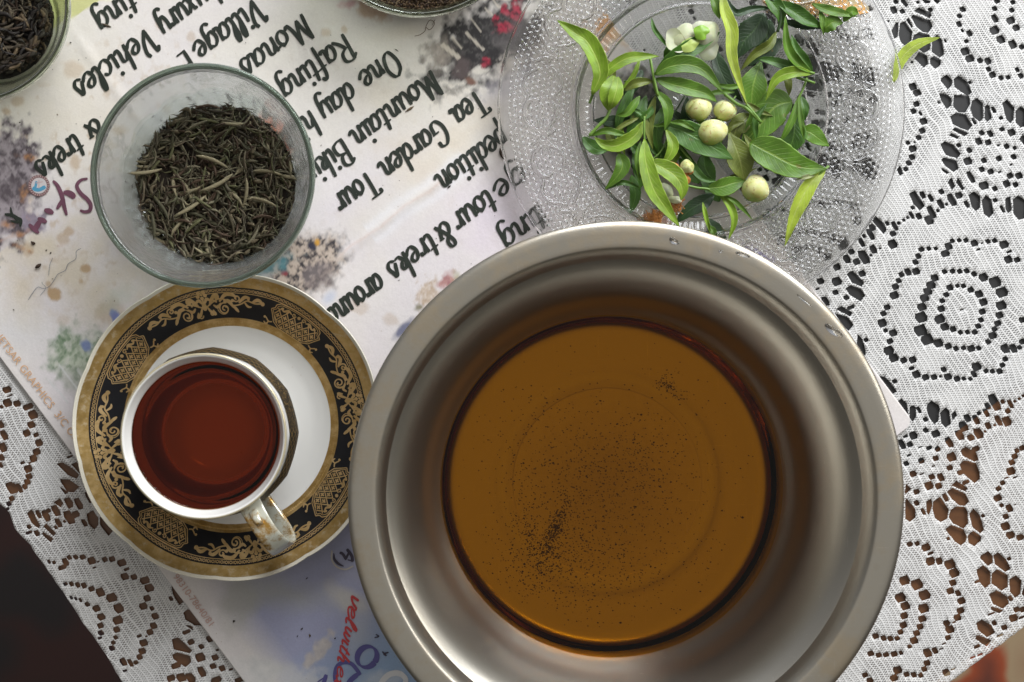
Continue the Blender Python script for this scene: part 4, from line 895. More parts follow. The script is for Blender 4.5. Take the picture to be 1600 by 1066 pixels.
def cup_band_mat():
    t = NT('black_gold_cup_band'); v = t.co(); s = t.sep(v)
    ang = t.math('ARCTAN2', s[1], s[0]); arc = t.math('MULTIPLY', ang, 120)
    c = t.n('ShaderNodeCombineXYZ'); t.l(arc, c.inputs[0]); t.l(s[2], c.inputs[1])
    sec = t.math('PINGPONG', t.math('ADD', ang, 1.12), math.pi/4)
    lat = t.sstep(sec, .36, .40)
    d1 = t.math('PINGPONG', t.math('ADD', arc, s[2]), 6.5); d2 = t.math('PINGPONG', t.math('SUBTRACT', arc, s[2]), 6.5)
    lt = t.math('SUBTRACT', 1.0, t.sstep(t.math('MINIMUM', d1, d2), .7, 1.3))
    scr = t.noise(c.outputs[0], .09, 2, .5, dist=2.2); sc1 = t.sstep(t.math('ABSOLUTE', t.math('SUBTRACT', scr, .5)), .035, .02)
    pat = t.math('ADD', t.math('MULTIPLY', lat, lt), t.math('MULTIPLY', t.math('SUBTRACT', 1.0, lat), sc1), clamp=True)
    col = t.mix(t.math('MULTIPLY', pat, .75), (.012, .011, .011), (.30, .20, .08))
    return t.done(t.pr(col=col, metal=t.math('MULTIPLY', pat, .3), rough=.45, spec=.12))
V = []; F = []; hb = np.linspace(66, 164, 16)
outr = sorted([(p[1], p[0]) for p in cc_[:outer_end]])
for h in hb:
    r = np.interp(h, [a for a, b in outr if a > 34], [b for a, b in outr if a > 34])+1.0
    for t in th: q = facet(r, h, t); V.append((q*math.cos(t)*U, q*math.sin(t)*U, h*U))
for i in range(len(hb)-1):
    for j in range(nseg): F.append((i*nseg+j, i*nseg+(j+1) % nseg, (i+1)*nseg+(j+1) % nseg, (i+1)*nseg+j))
mk('cup_band', V, F, cup_band_mat(), cup)
V, F = lathe([(117.6, 193), (118, 196.8), (116.4, 198), (115.2, 198)], 160); mk('rim_gilding', V, F, simple('pale_gilt_line', (.62, .55, .38), .25, metal=.5, var=.2, nscale=.05), cup)
def handle_mat():
    t = NT('worn_gilded_handle'); v = t.co(); n = t.noise(v, .045, 5, .7); n2 = t.noise(v, .012, 3)
    w = t.sstep(t.math('ADD', t.math('MULTIPLY', n, .6), t.math('MULTIPLY', n2, .4)), .40, .54)
    c = t.mix(w, (.48, .26, .04), (.56, .56, .47))
    return t.done(t.pr(col=c, metal=t.math('MULTIPLY_ADD', w, -.5, .7), rough=.2, coat=.5, coatr=.05))
# handle: strap bent in the radial plane
hd = math.radians(-57.5); er = np.array([math.cos(hd), math.sin(hd)]); et = np.array([-math.sin(hd), math.cos(hd)])
path = catmull([(112, 171), (126, 180), (148, 185), (172, 179), (191, 160), (198, 134), (191, 106), (172, 85), (144, 73), (114, 70)], 6)
V = []; F = []; ns_ = 14
for i, p in enumerate(path):
    a = path[max(0, i-1)]; b = path[min(len(path)-1, i+1)]; d = (b-a)/np.linalg.norm(b-a); nn_ = np.array([-d[1], d[0]])
    q = i/(len(path)-1); hw = 14.5+3.5*math.sin(q*math.pi)+2*math.cos(q*6.28*1.5); ht = 3.4
    for j in range(ns_):
        t = j*2*math.pi/ns_; w = hw*math.copysign(abs(math.cos(t))**.6, math.cos(t)); e = ht*math.copysign(abs(math.sin(t))**.8, math.sin(t))*(1-.35*math.cos(t)**2)+1.4*(math.cos(t)**2)
        rr_ = p[0]+nn_[0]*e; hh = p[1]+nn_[1]*e
        V.append(((rr_*er[0]+w*et[0])*U, (rr_*er[1]+w*et[1])*U, hh*U))
m_ = len(path)
for i in range(m_-1):
    for j in range(ns_): F.append((i*ns_+j, i*ns_+(j+1) % ns_, (i+1)*ns_+(j+1) % ns_, (i+1)*ns_+j))
F.append(tuple(range(ns_))[::-1]); F.append(tuple(range((m_-1)*ns_, m_*ns_)))
hmat = handle_mat(); mk('handle', V, F, hmat, cup)
# thumb curl on the handle
V = []; F = []; pth = catmull([(126, 183), (134, 192), (144, 196), (150, 190), (146, 184)], 5)
for i, p in enumerate(pth):
    for j in range(10):
        t = j*2*math.pi/10; w = 7*math.cos(t)*(1-.4*i/len(pth)); e = 2.4*math.sin(t); V.append(((p[0]*er[0]+w*et[0])*U, (p[0]*er[1]+w*et[1])*U, (p[1]+e)*U))
for i in range(len(pth)-1):
    for j in range(10): F.append((i*10+j, i*10+(j+1) % 10, (i+1)*10+(j+1) % 10, (i+1)*10+j))
F.append(tuple(range(10))[::-1]); F.append(tuple(range((len(pth)-1)*10, len(pth)*10)))
mk('handle_curl', V, F, hmat, cup)
rtea = empty('red_tea', P(CX, CY, 0), 'dark red black tea filling the porcelain cup almost to the brim', 'tea')
inn = [p for p in cc_[outer_end+2:]][::-1]
def cup_liquid(level):
    rs = [(max(.01, r-.5), h+.5) for r, h in inn if h < level-2]
    re = float(np.interp(level, [h for r, h in inn], [r for r, h in inn]))
    p = rs+[(re-.3, level+2.2), (re-1.4, level+.9), (re-3.5, level+.2), (re-7, level), (re*.5, level), (.01, level)]
    V, F = lathe(p, 192); return mk('tea_liquid', V, F, absorb('dark_red_tea', (.885, .67, .46), 78, tint=(.97, .80, .6)), rtea)
cup_liquid(177)

# ------------------------------------------------------------------ glass
def glass_mat(name, col=(1, 1, 1), rough=0.0, ior=1.45, frost=0.0, fcol=(.7, .7, .7), bump=0, bs=.2, thin=0.0):
    t = NT(name); v = t.co(); g = t.n('ShaderNodeBsdfGlass'); g.inputs['IOR'].default_value = ior; g.inputs['Roughness'].default_value = rough
    t.set(g.inputs[0], col)
    if bump: t.l(t.bump(t.noise(v, bs, 3), bump, 1.0), g.inputs['Normal'])
    sh = g.outputs[0]
    if thin:
        tr = t.n('ShaderNodeBsdfTransparent'); t.set(tr.inputs[0], col); sh = t.mixs(thin, sh, tr.outputs[0])
    if frost:
        d = t.n('ShaderNodeBsdfTranslucent'); t.set(d.inputs[0], fcol); d2 = t.n('ShaderNodeBsdfDiffuse'); t.set(d2.inputs[0], fcol)
        sh = t.mixs(frost, sh, t.mixs(.5, d.outputs[0], d2.outputs[0]))
    return t.done(sh)
def glass_bowl(cx, cy, R, H, label, wall, rim, rb, name='glass_bowl', n=160):
    e = empty(name, P(cx, cy, 0), label, 'bowl')
    w = 5.0
    outp = [(.01, 3), (rb-14, 3), (rb-4, 4), (rb+4, 10), (rb+R*.10, H*.28), (R*.90, H*.62), (R-4, H*.9)]
    inp = [(R-9, H*.9), (R*.90-w, H*.62+3), (rb+R*.10-w, H*.28+4), (rb-2, 15), (rb-12, 10), (.01, 10)]
    p = catmull(outp, 5)+catmull(inp, 5); p = [(max(.01, q[0]), q[1]) for q in p]
    V, F = lathe(p, n); mk('bowl_wall', V, F, wall, e)
    k = 14; rp = [(R-4.4+4.4*math.cos(a), H*.9+6+6.5*math.sin(a)) for a in np.arange(k)*2*math.pi/k]
    V, F = lathe(rp[::-1], n, closed=True); mk('bowl_rim', V, F, rim, e)
    return e
frost = glass_mat('frosted_glass', (.93, .95, .95), .10, frost=.10, fcol=(.62, .58, .56), bump=.5, bs=.09, thin=.2)
grim = glass_mat('green_glass_rim', (.66, .74, .68), .03, frost=.35, fcol=(.17, .20, .165), thin=.1)
GX, GY, GR, GH = 343, 292, 164, 150
gb = glass_bowl(GX, GY, GR, GH, 'frosted glass bowl with pale green rim heaped with silvery dry tea', frost, grim, 116)
# pressed scalloped petals round the foot of the bowl
nn, kk = 360, 12; V = []; F = []
for i in range(kk):
    q = i/(kk-1); r = 98+44*q
    for j in range(nn):
        t = j*2*math.pi/nn; pet = abs(math.sin(t*7)); rr_ = r*(1+.05*pet*q); z = 21+30*q*q+2.2*math.sin(t*7*6)*math.sin(q*9)+3*pet*math.sin(q*math.pi)
        V.append((rr_*math.cos(t)*U, rr_*math.sin(t)*U, z*U))
top = len(V); V += [(x, y, z-2.4*U) for x, y, z in V]
for i in range(kk-1):
    for j in range(nn):
        a, b, c, d = i*nn+j, i*nn+(j+1) % nn, (i+1)*nn+(j+1) % nn, (i+1)*nn+j; F.append((a, b, c, d)); F.append((top+d, top+c, top+b, top+a))
for j in range(nn):
    a, b = j, (j+1) % nn; F.append((b, a, top+a, top+b)); a, b = (kk-1)*nn+j, (kk-1)*nn+(j+1) % nn; F.append((a, b, top+b, top+a))
clear = glass_mat('clear_pressed_glass', (1, 1, 1), 0.0, thin=.2)
mk('pressed_petal_foot', V, F, glass_mat('petal_glass', (.95, .98, .97), .02, thin=.1), gb)
clear2 = glass_mat('clear_thick_glass', (.90, .93, .86), .02, bump=.4, bs=.03, thin=.12)
rim2 = glass_mat('thick_glass_rim', (.82, .86, .78), .01, bump=.3, bs=.04, thin=.1)
g2 = glass_bowl(0, 39, 143, 118, 'clear thick glass bowl of black tea cut off by the top left corner', clear2, rim2, 92)
g3 = glass_bowl(657, -112, 166, 112, 'clear glass bowl of tiny tea granules cut off by the top edge', clear2, rim2, 130)

# ------------------------------------------------------------------ pressed glass plate
PX, PY = 1089, 177
plate = empty('glass_plate', P(PX, PY, 0), 'clear pressed glass plate with beaded scroll border holding fresh tea shoots', 'plate')
na = 1500
rr1 = np.concatenate([[.5], np.arange(6, 150, 3.0), np.arange(150, 312.2, 1.05)])
TH, RR = np.meshgrid(np.arange(na)*2*math.pi/na, rr1, indexing='xy')
base = np.interp(RR, [0, 150, 162, 166, 170, 186, 190, 194, 198, 296, 304, 309, 312], [13, 13, 15, 20.5, 16, 22, 27, 31.5, 25.5, 36.5, 38.5, 39.5, 37.5])
Xp = RR*np.cos(TH); Yp = RR*np.sin(TH)
H = base.copy()
# scroll motifs
lines = []
def arcp(cx, cy, r, a0, a1, n=22): return [(cx+r*math.cos(a), cy+r*math.sin(a)) for a in np.linspace(a0, a1, n)]
for k in range(6):
    c = math.radians(10+60*k)
    def L(u, v):  # u tangential, v radial about r=246
        a = c+u/246; return ((246+v)*math.cos(a), (246+v)*math.sin(a))
    for m in (1, -1):
        cc2 = []
        for a in np.linspace(-2.4, 2.3, 26): cc2.append(L(m*(38+25*math.cos(a+math.pi)), 2+25*math.sin(a+math.pi)))
        lines.append((cc2, 2.6)); 
        cc3 = [L(m*(40+18*math.cos(a)), 10+13*math.sin(a)) for a in np.linspace(-.4, 1.9, 10)]; lines.append((cc3, 3.2))
        lines.append(([L(m*62, 20), L(m*76, 30), L(m*92, 26), L(m*104, 12)], 2.6)); lines.append(([L(m*70, -22), L(m*84, -30), L(m*100, -22), L(m*112, -6)], 2.4))
        lines.append(([L(m*112, 20), L(m*122, 6), L(m*126, -10)], 3.0))
        for a in (.25, .75, 1.25): lines.append(([L(m*6*math.cos(a), 6*math.sin(a)), L(m*27*math.cos(a), 20*math.sin(a))], 2.4)); lines.append(([L(m*6*math.cos(a), -6*math.sin(a)), L(m*27*math.cos(a), -20*math.sin(a))], 2.4))
    for j in range(5):
        a = j*1.257; lines.append(([L(128+3*math.cos(a), 3*math.sin(a)), L(128+11*math.cos(a), 11*math.sin(a))], 3.0))
dl = np.full(RR.shape, 99.0)
sel = RR > 198
xs_, ys_ = Xp[sel], Yp[sel]; dsel = np.full(xs_.shape, 99.0)
for pts, w in lines:
    pts = catmull(pts, 3) if len(pts) < 8 else [np.array(p) for p in pts]
    for a, b in zip(pts, pts[1:]):
        mx, my = (a+b)/2; L2 = math.hypot(*(b-a))/2+8
        near = (np.abs(xs_-mx) < L2)&(np.abs(ys_-my) < L2)
        if not near.any(): continue
        px, py = xs_[near], ys_[near]; ab = b-a; t = np.clip(((px-a[0])*ab[0]+(py-a[1])*ab[1])/(ab@ab+1e-9), 0, 1)
        d = np.hypot(px-a[0]-t*ab[0], py-a[1]-t*ab[1])/w; dsel[near] = np.minimum(dsel[near], d)
dl[sel] = dsel
ridge = np.where(dl < 1, 4.2*np.sqrt(np.clip(1-dl**2, 0, 1)), 0)
# beads on a staggered grid
sp = 9.7
def beads(Xc, Yc, sp, r):
    h = np.zeros(Xc.shape)
    row = np.round(Yc/(sp*.866)); best = np.full(Xc.shape, 99.0)
    for dr in (-1, 0, 1):
        rw = row+dr; off = np.where(np.mod(rw, 2) == 0, 0, .5)*sp
        cxx = np.round((Xc-off)/sp)*sp+off; best = np.minimum(best, np.hypot(Xc-cxx, Yc-rw*sp*.866))
    return np.sqrt(np.clip(1-(best/r)**2, 0, 1))
secT = np.mod(TH, math.pi/6)-math.pi/12
Xc = secT*246; Yc = RR-246
bd_ = beads(Xc*RR/246, Yc, sp, 3.7)*2.8
bmask = (RR > 203)&(RR < 297)&(dl > 1.5)
H += np.where(bmask, bd_, 0)+ridge
# star-cut well
st8 = np.abs(np.sin(TH*12+RR*.02))*np.abs(np.sin(RR/9.0)); H += np.where((RR < 146)&(RR > 10), 1.6*st8**2, 0)
H += np.where((RR > 171)&(RR < 185), 1.0*np.abs(np.sin(TH*60)), 0)
Vt = np.stack([Xp, Yp, H], -1).reshape(-1, 3)*U
nr_ = len(rr1)
I = np.arange(nr_*na).reshape(nr_, na)
Ft = np.stack([I[:-1], np.roll(I[:-1], -1, 1), np.roll(I[1:], -1, 1), I[1:]], -1).reshape(-1, 4)
rb_ = np.array([313.2, 312.6, 308, 290, 250, 200, 190, 165, 150, .5]); hb_ = np.array([36, 33.5, 32, 30.5, 26, 19.5, 14, 8.5, 6, 6.])
TB, RB = np.meshgrid(np.arange(na)*2*math.pi/na, rb_, indexing='xy'); HB = np.repeat(hb_[:, None], na, 1)
Vb = np.stack([RB*np.cos(TB), RB*np.sin(TB), HB], -1).reshape(-1, 3)*U
J = np.arange(len(rb_)*na).reshape(len(rb_), na)+len(Vt); K = np.concatenate([I[-1:], J])
Fb = np.stack([K[:-1], np.roll(K[:-1], -1, 1), np.roll(K[1:], -1, 1), K[1:]], -1).reshape(-1, 4)
mk('plate_body', np.concatenate([Vt, Vb]), np.concatenate([Ft, Fb]), clear, plate)
# ------------------------------------------------------------------ dry tea
def tea_mat(name, rough=.75):
    t = NT(name); v = t.co(); c = t.attr('tint'); n = t.noise(v, .5, 4, .7)
    hs = t.n('ShaderNodeHueSaturation'); t.l(c, hs.inputs['Color']); t.l(t.math('MULTIPLY_ADD', n, 1.0, .5), hs.inputs['Value'])
    return t.done(t.pr(col=hs.outputs[0], rough=rough, normal=t.bump(t.noise(v, .9, 3), .5, .6), spec=.35))
drymat = tea_mat('dry_tea')
def needle(L, r, bend, flat=.7, seg=6, n=5, twist=0, curl=0):
    V = []; F = []
    for i in range(seg+1):
        q = i/seg; x = (q-.5)*L; y = bend*(4*q*(1-q)); z = curl*math.sin(q*5)
        k = r*(.35+.65*math.sin(math.pi*min(1, q*.85+.12)))*random.uniform(.85, 1.15); k = k if 0 < i < seg else k*.45
        for j in range(n):
            t = j*2*math.pi/n+twist*q; V.append((x, y+k*math.cos(t), z+k*flat*math.sin(t)))
    for i in range(seg):
        for j in range(n): F.append((i*n+j, i*n+(j+1) % n, (i+1)*n+(j+1) % n, (i+1)*n+j))
    F.append(tuple(range(n))[::-1]); F.append(tuple(range(seg*n, seg*n+n)))
    return np.array(V), F
tints = [tuple((a*.50, b*.455, c*.36)) for a, b, c in [(.20, .185, .14), (.13, .115, .08), (.26, .25, .19), (.085, .06, .045), (.17, .18, .10), (.11, .075, .055), (.30, .29, .23), (.16, .15, .12), (.10, .10, .065), (.22, .19, .14), (.34, .33, .27), (.14, .095, .075), (.19, .21, .14), (.06, .05, .035), (.24, .21, .17), (.46, .43, .33)]]
def make_meshes(name, specs, tl, mat):
    out = []
    for k, (L, r, b, kw) in enumerate(specs):
        V, F = needle(L, r, b, **kw); m = mesh_from(name, V*U, F, True, mat); set_attr(m, 'tint', [tl[k % len(tl)]]*len(V), 3); out.append(m)
    return out
random.seed(21)
specs = [(random.choice([14, 20, 26, 32, 38, 46, 52]), random.choice([1.3, 1.7, 2.1, 2.5, 2.9, 3.3]), random.uniform(-8, 8), dict(flat=random.uniform(.35, .85), twist=random.uniform(0, 3), curl=random.uniform(-1.5, 1.5))) for _ in range(32)]
nm = make_meshes('dry_tea_leaf', specs, tints, drymat)
def pile(cx, cy, R, z0, dome, nstuff, ntop, meshes, specs_, tl, label, cat, group, slabel, visible=lambda x, y: True, name='dry_tea_leaf', edge=1.0):
    V = []; F = []; T_ = []
    def place(rmax):
        a = random.uniform(0, 2*math.pi); r = R*rmax*math.sqrt(random.random()); return r*math.cos(a), r*math.sin(a), r
    # joined filling
    for i in range(nstuff):
        x, y, r = place(.99); h = z0+dome*(1-(r/R)**2)-random.uniform(0, 16)
        k = random.randrange(len(specs_)); sp_ = specs_[k]; v, f = needle(sp_[0]*.8, sp_[1], sp_[2], seg=3, n=4)
        M = Matrix.Translation((x, y, h)) @ Matrix.Rotation(random.uniform(0, 6.28), 4, 'Z') @ Matrix.Rotation(random.gauss(0, .28), 4, 'Y')
        M = np.array(M); v = v@M[:3, :3].T+M[:3, 3]; rad_ = np.hypot(v[:, 0], v[:, 1]); s_ = np.minimum(1, (R+2)/np.maximum(rad_, 1)); v[:, 0] *= s_; v[:, 1] *= s_
        i0 = len(V); V += [tuple(q*U) for q in v]; F += [tuple(i0+q for q in g) for g in f]; T_ += [tl[k % len(tl)]]*len(v)
    # dark bed so no gap shows the glass
    n = 48; i0 = len(V)
    for q in (0.02, .35, .7, .93, 1.0):
        for j in range(n):
            t = j*2*math.pi/n; V.append((q*R*math.cos(t)*U, q*R*math.sin(t)*U, (z0+dome*(1-q*q)-11-(8 if q == 1 else 0))*U)); T_.append(tuple(c*.35 for c in tl[5]))
    for i in range(4):
        for j in range(n): F.append((i0+i*n+j, i0+(i+1)*n+j, i0+(i+1)*n+(j+1) % n, i0+i*n+(j+1) % n)[::-1])
    o = mk('loose_'+name.replace('dry_', '')+'_bed', V, F, drymat, None, loc=P(cx, cy, 0)); set_attr(o.data, 'tint', T_, 3); tag(o, slabel, 'loose tea', kind='stuff')
    c = 0; tries = 0
    while c < ntop and tries < ntop*20:
        tries += 1
        x, y, r = place(edge); 
        if not visible(cx+x, cy-y): continue
        if r > R*.9: x *= .93; y *= .93; r *= .93
        k = random.randrange(len(meshes)); h = z0+dome*(1-(r/R)**2)+random.uniform(-1, 6)
        o = bpy.data.objects.new(name, meshes[k]); sc.collection.objects.link(o)
        px, py, pz = P(cx+x, cy-y, h); o.location = (px, py, pz)
        a = random.uniform(0, 6.28)
        if r > R*.72: a = math.atan2(y, x)+math.pi/2+random.gauss(0, .5)
        o.rotation_euler = (random.uniform(0, 6.28)*.15, random.gauss(0, .14), a); s_ = random.uniform(.8, 1.15); o.scale = (s_, s_, s_)
        tag(o, label, cat, group); c += 1
pile(GX, GY, 126, 34, 9, 1500, 298, nm, specs, tints, 'dry twisted silvery tea leaf on top of the heap in the frosted glass bowl', 'tea leaf', 'dry silver tea leaves in the frosted bowl', 'heap of dry silvery green tea filling the frosted glass bowl')
dt = [(.030, .022, .016), (.055, .042, .028), (.018, .014, .012), (.045, .028, .018), (.075, .058, .038), (.026, .022, .02), (.12, .085, .05), (.035, .03, .022)]
specs2 = [(random.uniform(14, 30), random.uniform(2.0, 4.0), random.uniform(-6, 6), dict(flat=.6, twist=random.uniform(0, 4), curl=random.uniform(-2, 2))) for _ in range(16)]
bm2 = make_meshes('black_tea_leaf', specs2, dt, drymat)
pile(0, 39, 90, 40, 14, 700, 120, bm2, specs2, dt, 'dark twisted black tea leaf on top of the glass bowl in the corner', 'tea leaf', 'black tea leaves in the corner bowl', 'heap of black tea in the corner glass bowl', visible=lambda x, y: x > 10 and y > 20, name='black_tea_leaf')
# granules in the top bowl
random.seed(4); V = []; F = []; T_ = []
for i in range(9000):
    a = random.uniform(-2.6, -.5); r = 141*math.sqrt(random.random())
    x, y = r*math.cos(a), r*math.sin(a)
    if y > -98: continue
    h = 42+6*(1-(r/141)**2)+random.uniform(-4, 3); q = random.uniform(1.3, 2.4); i0 = len(V); c = random.choice([(.06, .035, .02), (.10, .06, .03), (.035, .022, .016), (.14, .10, .06)])
    for dx, dy, dz in ((q, 0, 0), (-q, 0, 0), (0, q, 0), (0, -q, 0), (0, 0, q), (0, 0, -q)):
        j_ = random.uniform(.7, 1.2); V.append(((x+dx*j_)*U, (y+dy*j_)*U, (h+dz*j_)*U)); T_.append(c)
    for f in ((0, 2, 4), (2, 1, 4), (1, 3, 4), (3, 0, 4), (2, 0, 5), (1, 2, 5), (3, 1, 5), (0, 3, 5)): F.append(tuple(i0+k for k in f))
i0 = len(V)
for j in range(40): V.append((141*math.cos(j*math.pi/20)*U, 141*math.sin(j*math.pi/20)*U, 38*U)); T_.append((.03, .02, .015))
F.append(tuple(range(i0, i0+40)))
o = mk('tea_granules', V, F, drymat, None, smooth=False, loc=P(657, -112, 0)); set_attr(o.data, 'tint', T_, 3); tag(o, 'dark brown tea granules in the glass bowl at the top edge', 'tea granules', kind='stuff')
# crumbs lying about
V = []; F = []; T_ = []
def crumb(x, y, r, L=None, z=5.6, a=None):
    v, f = needle(L or r*2.4, r, random.uniform(-1, 1), seg=3, n=5); M = np.array(Matrix.Rotation(random.uniform(0, 6.28) if a is None else a, 3, 'Z')); v = v@M.T
    i0 = len(V)
    for q in v: V.append(P(x+q[0], y-q[1], z+r*.5+q[2]))
    for g in f: F.append(tuple(i0+k for k in g))
    T_.extend([random.choice(dt)]*len(v))
for x, y, r, L in [(62, 416, 3.6, 11), (54, 380, 2.6, 8), (74, 391, 1, 3), (81, 396, 1.2, 4), (367, 970, 2, 4.5), (472, 981, 1, 5), (484, 992, 1.4, 5), (466, 993, .7, 3), (480, 903, .9, 4), (524, 996, 1, 3), (784, 241, 3, 19), (702, 293, 1.6, 7), (33, 193, 1, 3), (44, 235, .9, 5), (92, 180, .9, 3), (640, 172, 2, 16), (168, 41, 2.2, 16), (620, 80, .8, 7), (112, 68, 1, 3), (136, 92, .8, 3), (180, 470, .8, 3), (24, 484, .8, 3), (1240, 40, .9, 3), (1205, 385, 1.4, 4)]:
    crumb(x, y, r, L, z=5.6 if x < 1150 else 40)
for _ in range(60): crumb(random.uniform(10, 780), random.uniform(20, 560), random.uniform(.3, .7), random.uniform(1, 3))
o = mk('tea_crumbs', V, F, drymat, None); set_attr(o.data, 'tint', T_, 3); tag(o, 'scattered dark crumbs of dry tea on the printed leaflet', 'tea crumbs', kind='stuff')

# ------------------------------------------------------------------ fresh tea shoots
def leaf_mat(name, col, vein, back=.25, rough=.38):
    t = NT(name); uv = t.n('ShaderNodeTexCoord'); s = t.sep(uv.outputs['UV']); v = t.co()
    av = t.math('ABSOLUTE', t.math('SUBTRACT', s[1], .5))                      # 0 at the midrib
    mid = t.math('SUBTRACT', 1.0, t.sstep(av, .012, .05))
    lat = t.math('PINGPONG', t.math('SUBTRACT', t.math('MULTIPLY', s[0], 11.0), t.math('MULTIPLY', av, 5.5)), .5)
    lat = t.math('MULTIPLY', t.math('SUBTRACT', 1.0, t.sstep(lat, .02, .12)), t.sstep(av, .48, .3))
    n = t.noise(v, .035, 4, .6); n2 = t.noise(v, .25, 3)
    c = t.mix(t.sstep(n, .3, .7), tuple(x*.72 for x in col), tuple(min(1, x*1.28) for x in col))
    c = t.mix(t.math('MULTIPLY', lat, .28), c, vein); c = t.mix(t.math('MULTIPLY', mid, .65), c, vein)
    edge = t.sstep(av, .44, .5); c = t.mix(t.math('MULTIPLY', edge, .35), c, tuple(min(1, x*1.5) for x in vein))
    c = t.mix(t.math('MULTIPLY', t.sstep(t.noise(v, .06, 3), .68, .74), .5), c, (.20, .12, .03))
    h = t.math('ADD', t.math('MULTIPLY', lat, -.6), t.math('ADD', t.math('MULTIPLY', mid, -1.0), t.math('MULTIPLY', n2, .5)))
    nr = t.bump(h, .45, 1.0)
    b = t.pr(col=c, rough=rough, normal=nr, spec=.45)
    tl = t.n('ShaderNodeBsdfTranslucent'); t.l(t.mix(.5, c, tuple(min(1, x*1.6) for x in col)), tl.inputs[0])
    return t.done(t.mixs(back, b.outputs[0], tl.outputs[0]))
LM = {'b': leaf_mat('young_leaf_green', (.22, .36, .026), (.46, .56, .12)), 'm': leaf_mat('leaf_green', (.10, .215, .018), (.27, .40, .07)), 'd': leaf_mat('deep_leaf_green', (.05, .135, .014), (.12, .24, .04), back=.15),
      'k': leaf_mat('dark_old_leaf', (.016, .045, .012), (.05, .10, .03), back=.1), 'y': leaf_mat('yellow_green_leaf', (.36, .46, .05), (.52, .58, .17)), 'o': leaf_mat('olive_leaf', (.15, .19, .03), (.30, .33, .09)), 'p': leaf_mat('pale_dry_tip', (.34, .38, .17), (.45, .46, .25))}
stem_m = simple('green_stem', (.13, .24, .035), .4, var=.25, nscale=.05); dstem_m = simple('dark_stem', (.035, .07, .02), .45, var=.25)
def leaf_mesh(pts, W, mat, z, arch=6, fold=.35, curl=0.0, shape=.9, side=0.0, n=22):
    """pts: midrib in seen photo pixels (base to tip); W: full width"""
    pts3 = [(p[0], p[1], z+arch*math.sin(math.pi*i/(len(pts)-1))+(p[2] if len(p) > 2 else 0)) for i, p in enumerate(pts)]
    q = [(*A(x, y, h), h) for x, y, h in pts3]; c = catmull(q, max(3, int(n/(len(q)-1)))); m = len(c); V = []; UV = []; cols = [-1, -.93, -.62, -.3, 0, .3, .62, .93, 1]
    for i, p in enumerate(c):
        a = c[max(0, i-1)]; b = c[min(m-1, i+1)]; d = (b-a)[:2]; L = math.hypot(*d) or 1; nx, ny = -d[1]/L, d[0]/L; s = i/(m-1)
        w = W*.505*(math.sin(math.pi*min(1, .02+s**shape*.985))**.82); ser = 1+.035*math.sin(i*3.9)
        for cv in cols:
            u_ = cv*w*(ser if abs(cv) == 1 else 1)*(1+side*cv); lift = abs(cv)**1.25*w*fold+curl*w*cv+.7*math.sin(s*14+cv*3)*abs(cv)
            V.append(P(p[0]+nx*u_*math.cos(fold*.7*abs(cv)), p[1]+ny*u_*math.cos(fold*.7*abs(cv)), max(15.0, p[2]+lift))); UV.append((s, .5+cv*.5))
    k = len(cols); F = [(i*k+j, i*k+j+1, (i+1)*k+j+1, (i+1)*k+j) for i in range(m-1) for j in range(k-1)]
    N0 = len(V); V += [(x, y, z_-.9*U) for x, y, z_ in V]; UV = UV+UV
    F2 = [tuple(N0+t for t in f[::-1]) for f in F]
    E = [(j, j+1) for j in range(k-1)]+[((m-1)*k+j+1, (m-1)*k+j) for j in range(k-1)]+[(i*k+k-1, (i+1)*k+k-1) for i in range(m-1)]+[((i+1)*k, i*k) for i in range(m-1)]
    F = F+F2+[(b_, a_, N0+a_, N0+b_) for a_, b_ in E]
    me = mesh_from('leaf', V, F, True, mat); ul = me.uv_layers.new(name='UVMap'); vi = np.empty(len(me.loops), int); me.loops.foreach_get('vertex_index', vi); ul.data.foreach_set('uv', np.array(UV)[vi].ravel()); return me
def tube(pts, r, mat, z, parent, name='stem', n=8, r1=None, arch=2):
    q = [(*A(p[0], p[1], z), z+arch*math.sin(math.pi*i/max(1, len(pts)-1))+(p[2] if len(p) > 2 else 0)) for i, p in enumerate(pts)]; c = catmull(q, 6); V = []; F = []; m = len(c)
    for i, p in enumerate(c):
        d = c[min(m-1, i+1)]-c[max(0, i-1)]; L = np.linalg.norm(d) or 1; d = d/L; nx = np.array([-d[1], d[0], 0]); nx /= (np.linalg.norm(nx) or 1); ny = np.cross(d, nx); rad = r+((r1 or r)-r)*i/(m-1)
        for j in range(n):
            t = j*2*math.pi/n; v = p+rad*(math.cos(t)*nx+math.sin(t)*ny); V.append(P(*v))
    for i in range(m-1):
        for j in range(n): F.append((i*n+j, i*n+(j+1) % n, (i+1)*n+(j+1) % n, (i+1)*n+j)[::-1])
    F.append(tuple(range(n))); F.append(tuple(range((m-1)*n, m*n))[::-1])
    return mk(name, V, F, mat, parent)
def shoot(label, leaves, stems=(), group='fresh tea shoots on the glass plate', name='tea_shoot', cat='tea shoot'):
    x, y = leaves[0][3][0][:2] if leaves else stems[0][2][0][:2]
    e = empty(name, P(x, y, 20), label, cat, group); loc = Vector(e.location)
    def fix(me):
        n_ = len(me.vertices); a = np.empty(n_*3, np.float32); me.vertices.foreach_get('co', a); a = a.reshape(-1, 3)-np.array(loc, np.float32); me.vertices.foreach_set('co', a.ravel()); me.update()
    for l in leaves:
        mt, W, z, pts = l[:4]; kw = l[4] if len(l) > 4 else {}
        me = leaf_mesh(pts, W, LM[mt], z, **kw); fix(me); obj('leaf', me, e)
    for s in stems:
        r, z, pts = s[:3]; o = tube(pts, r, s[3] if len(s) > 3 else stem_m, z, e, r1=s[4] if len(s) > 4 else None); fix(o.data)
    return e
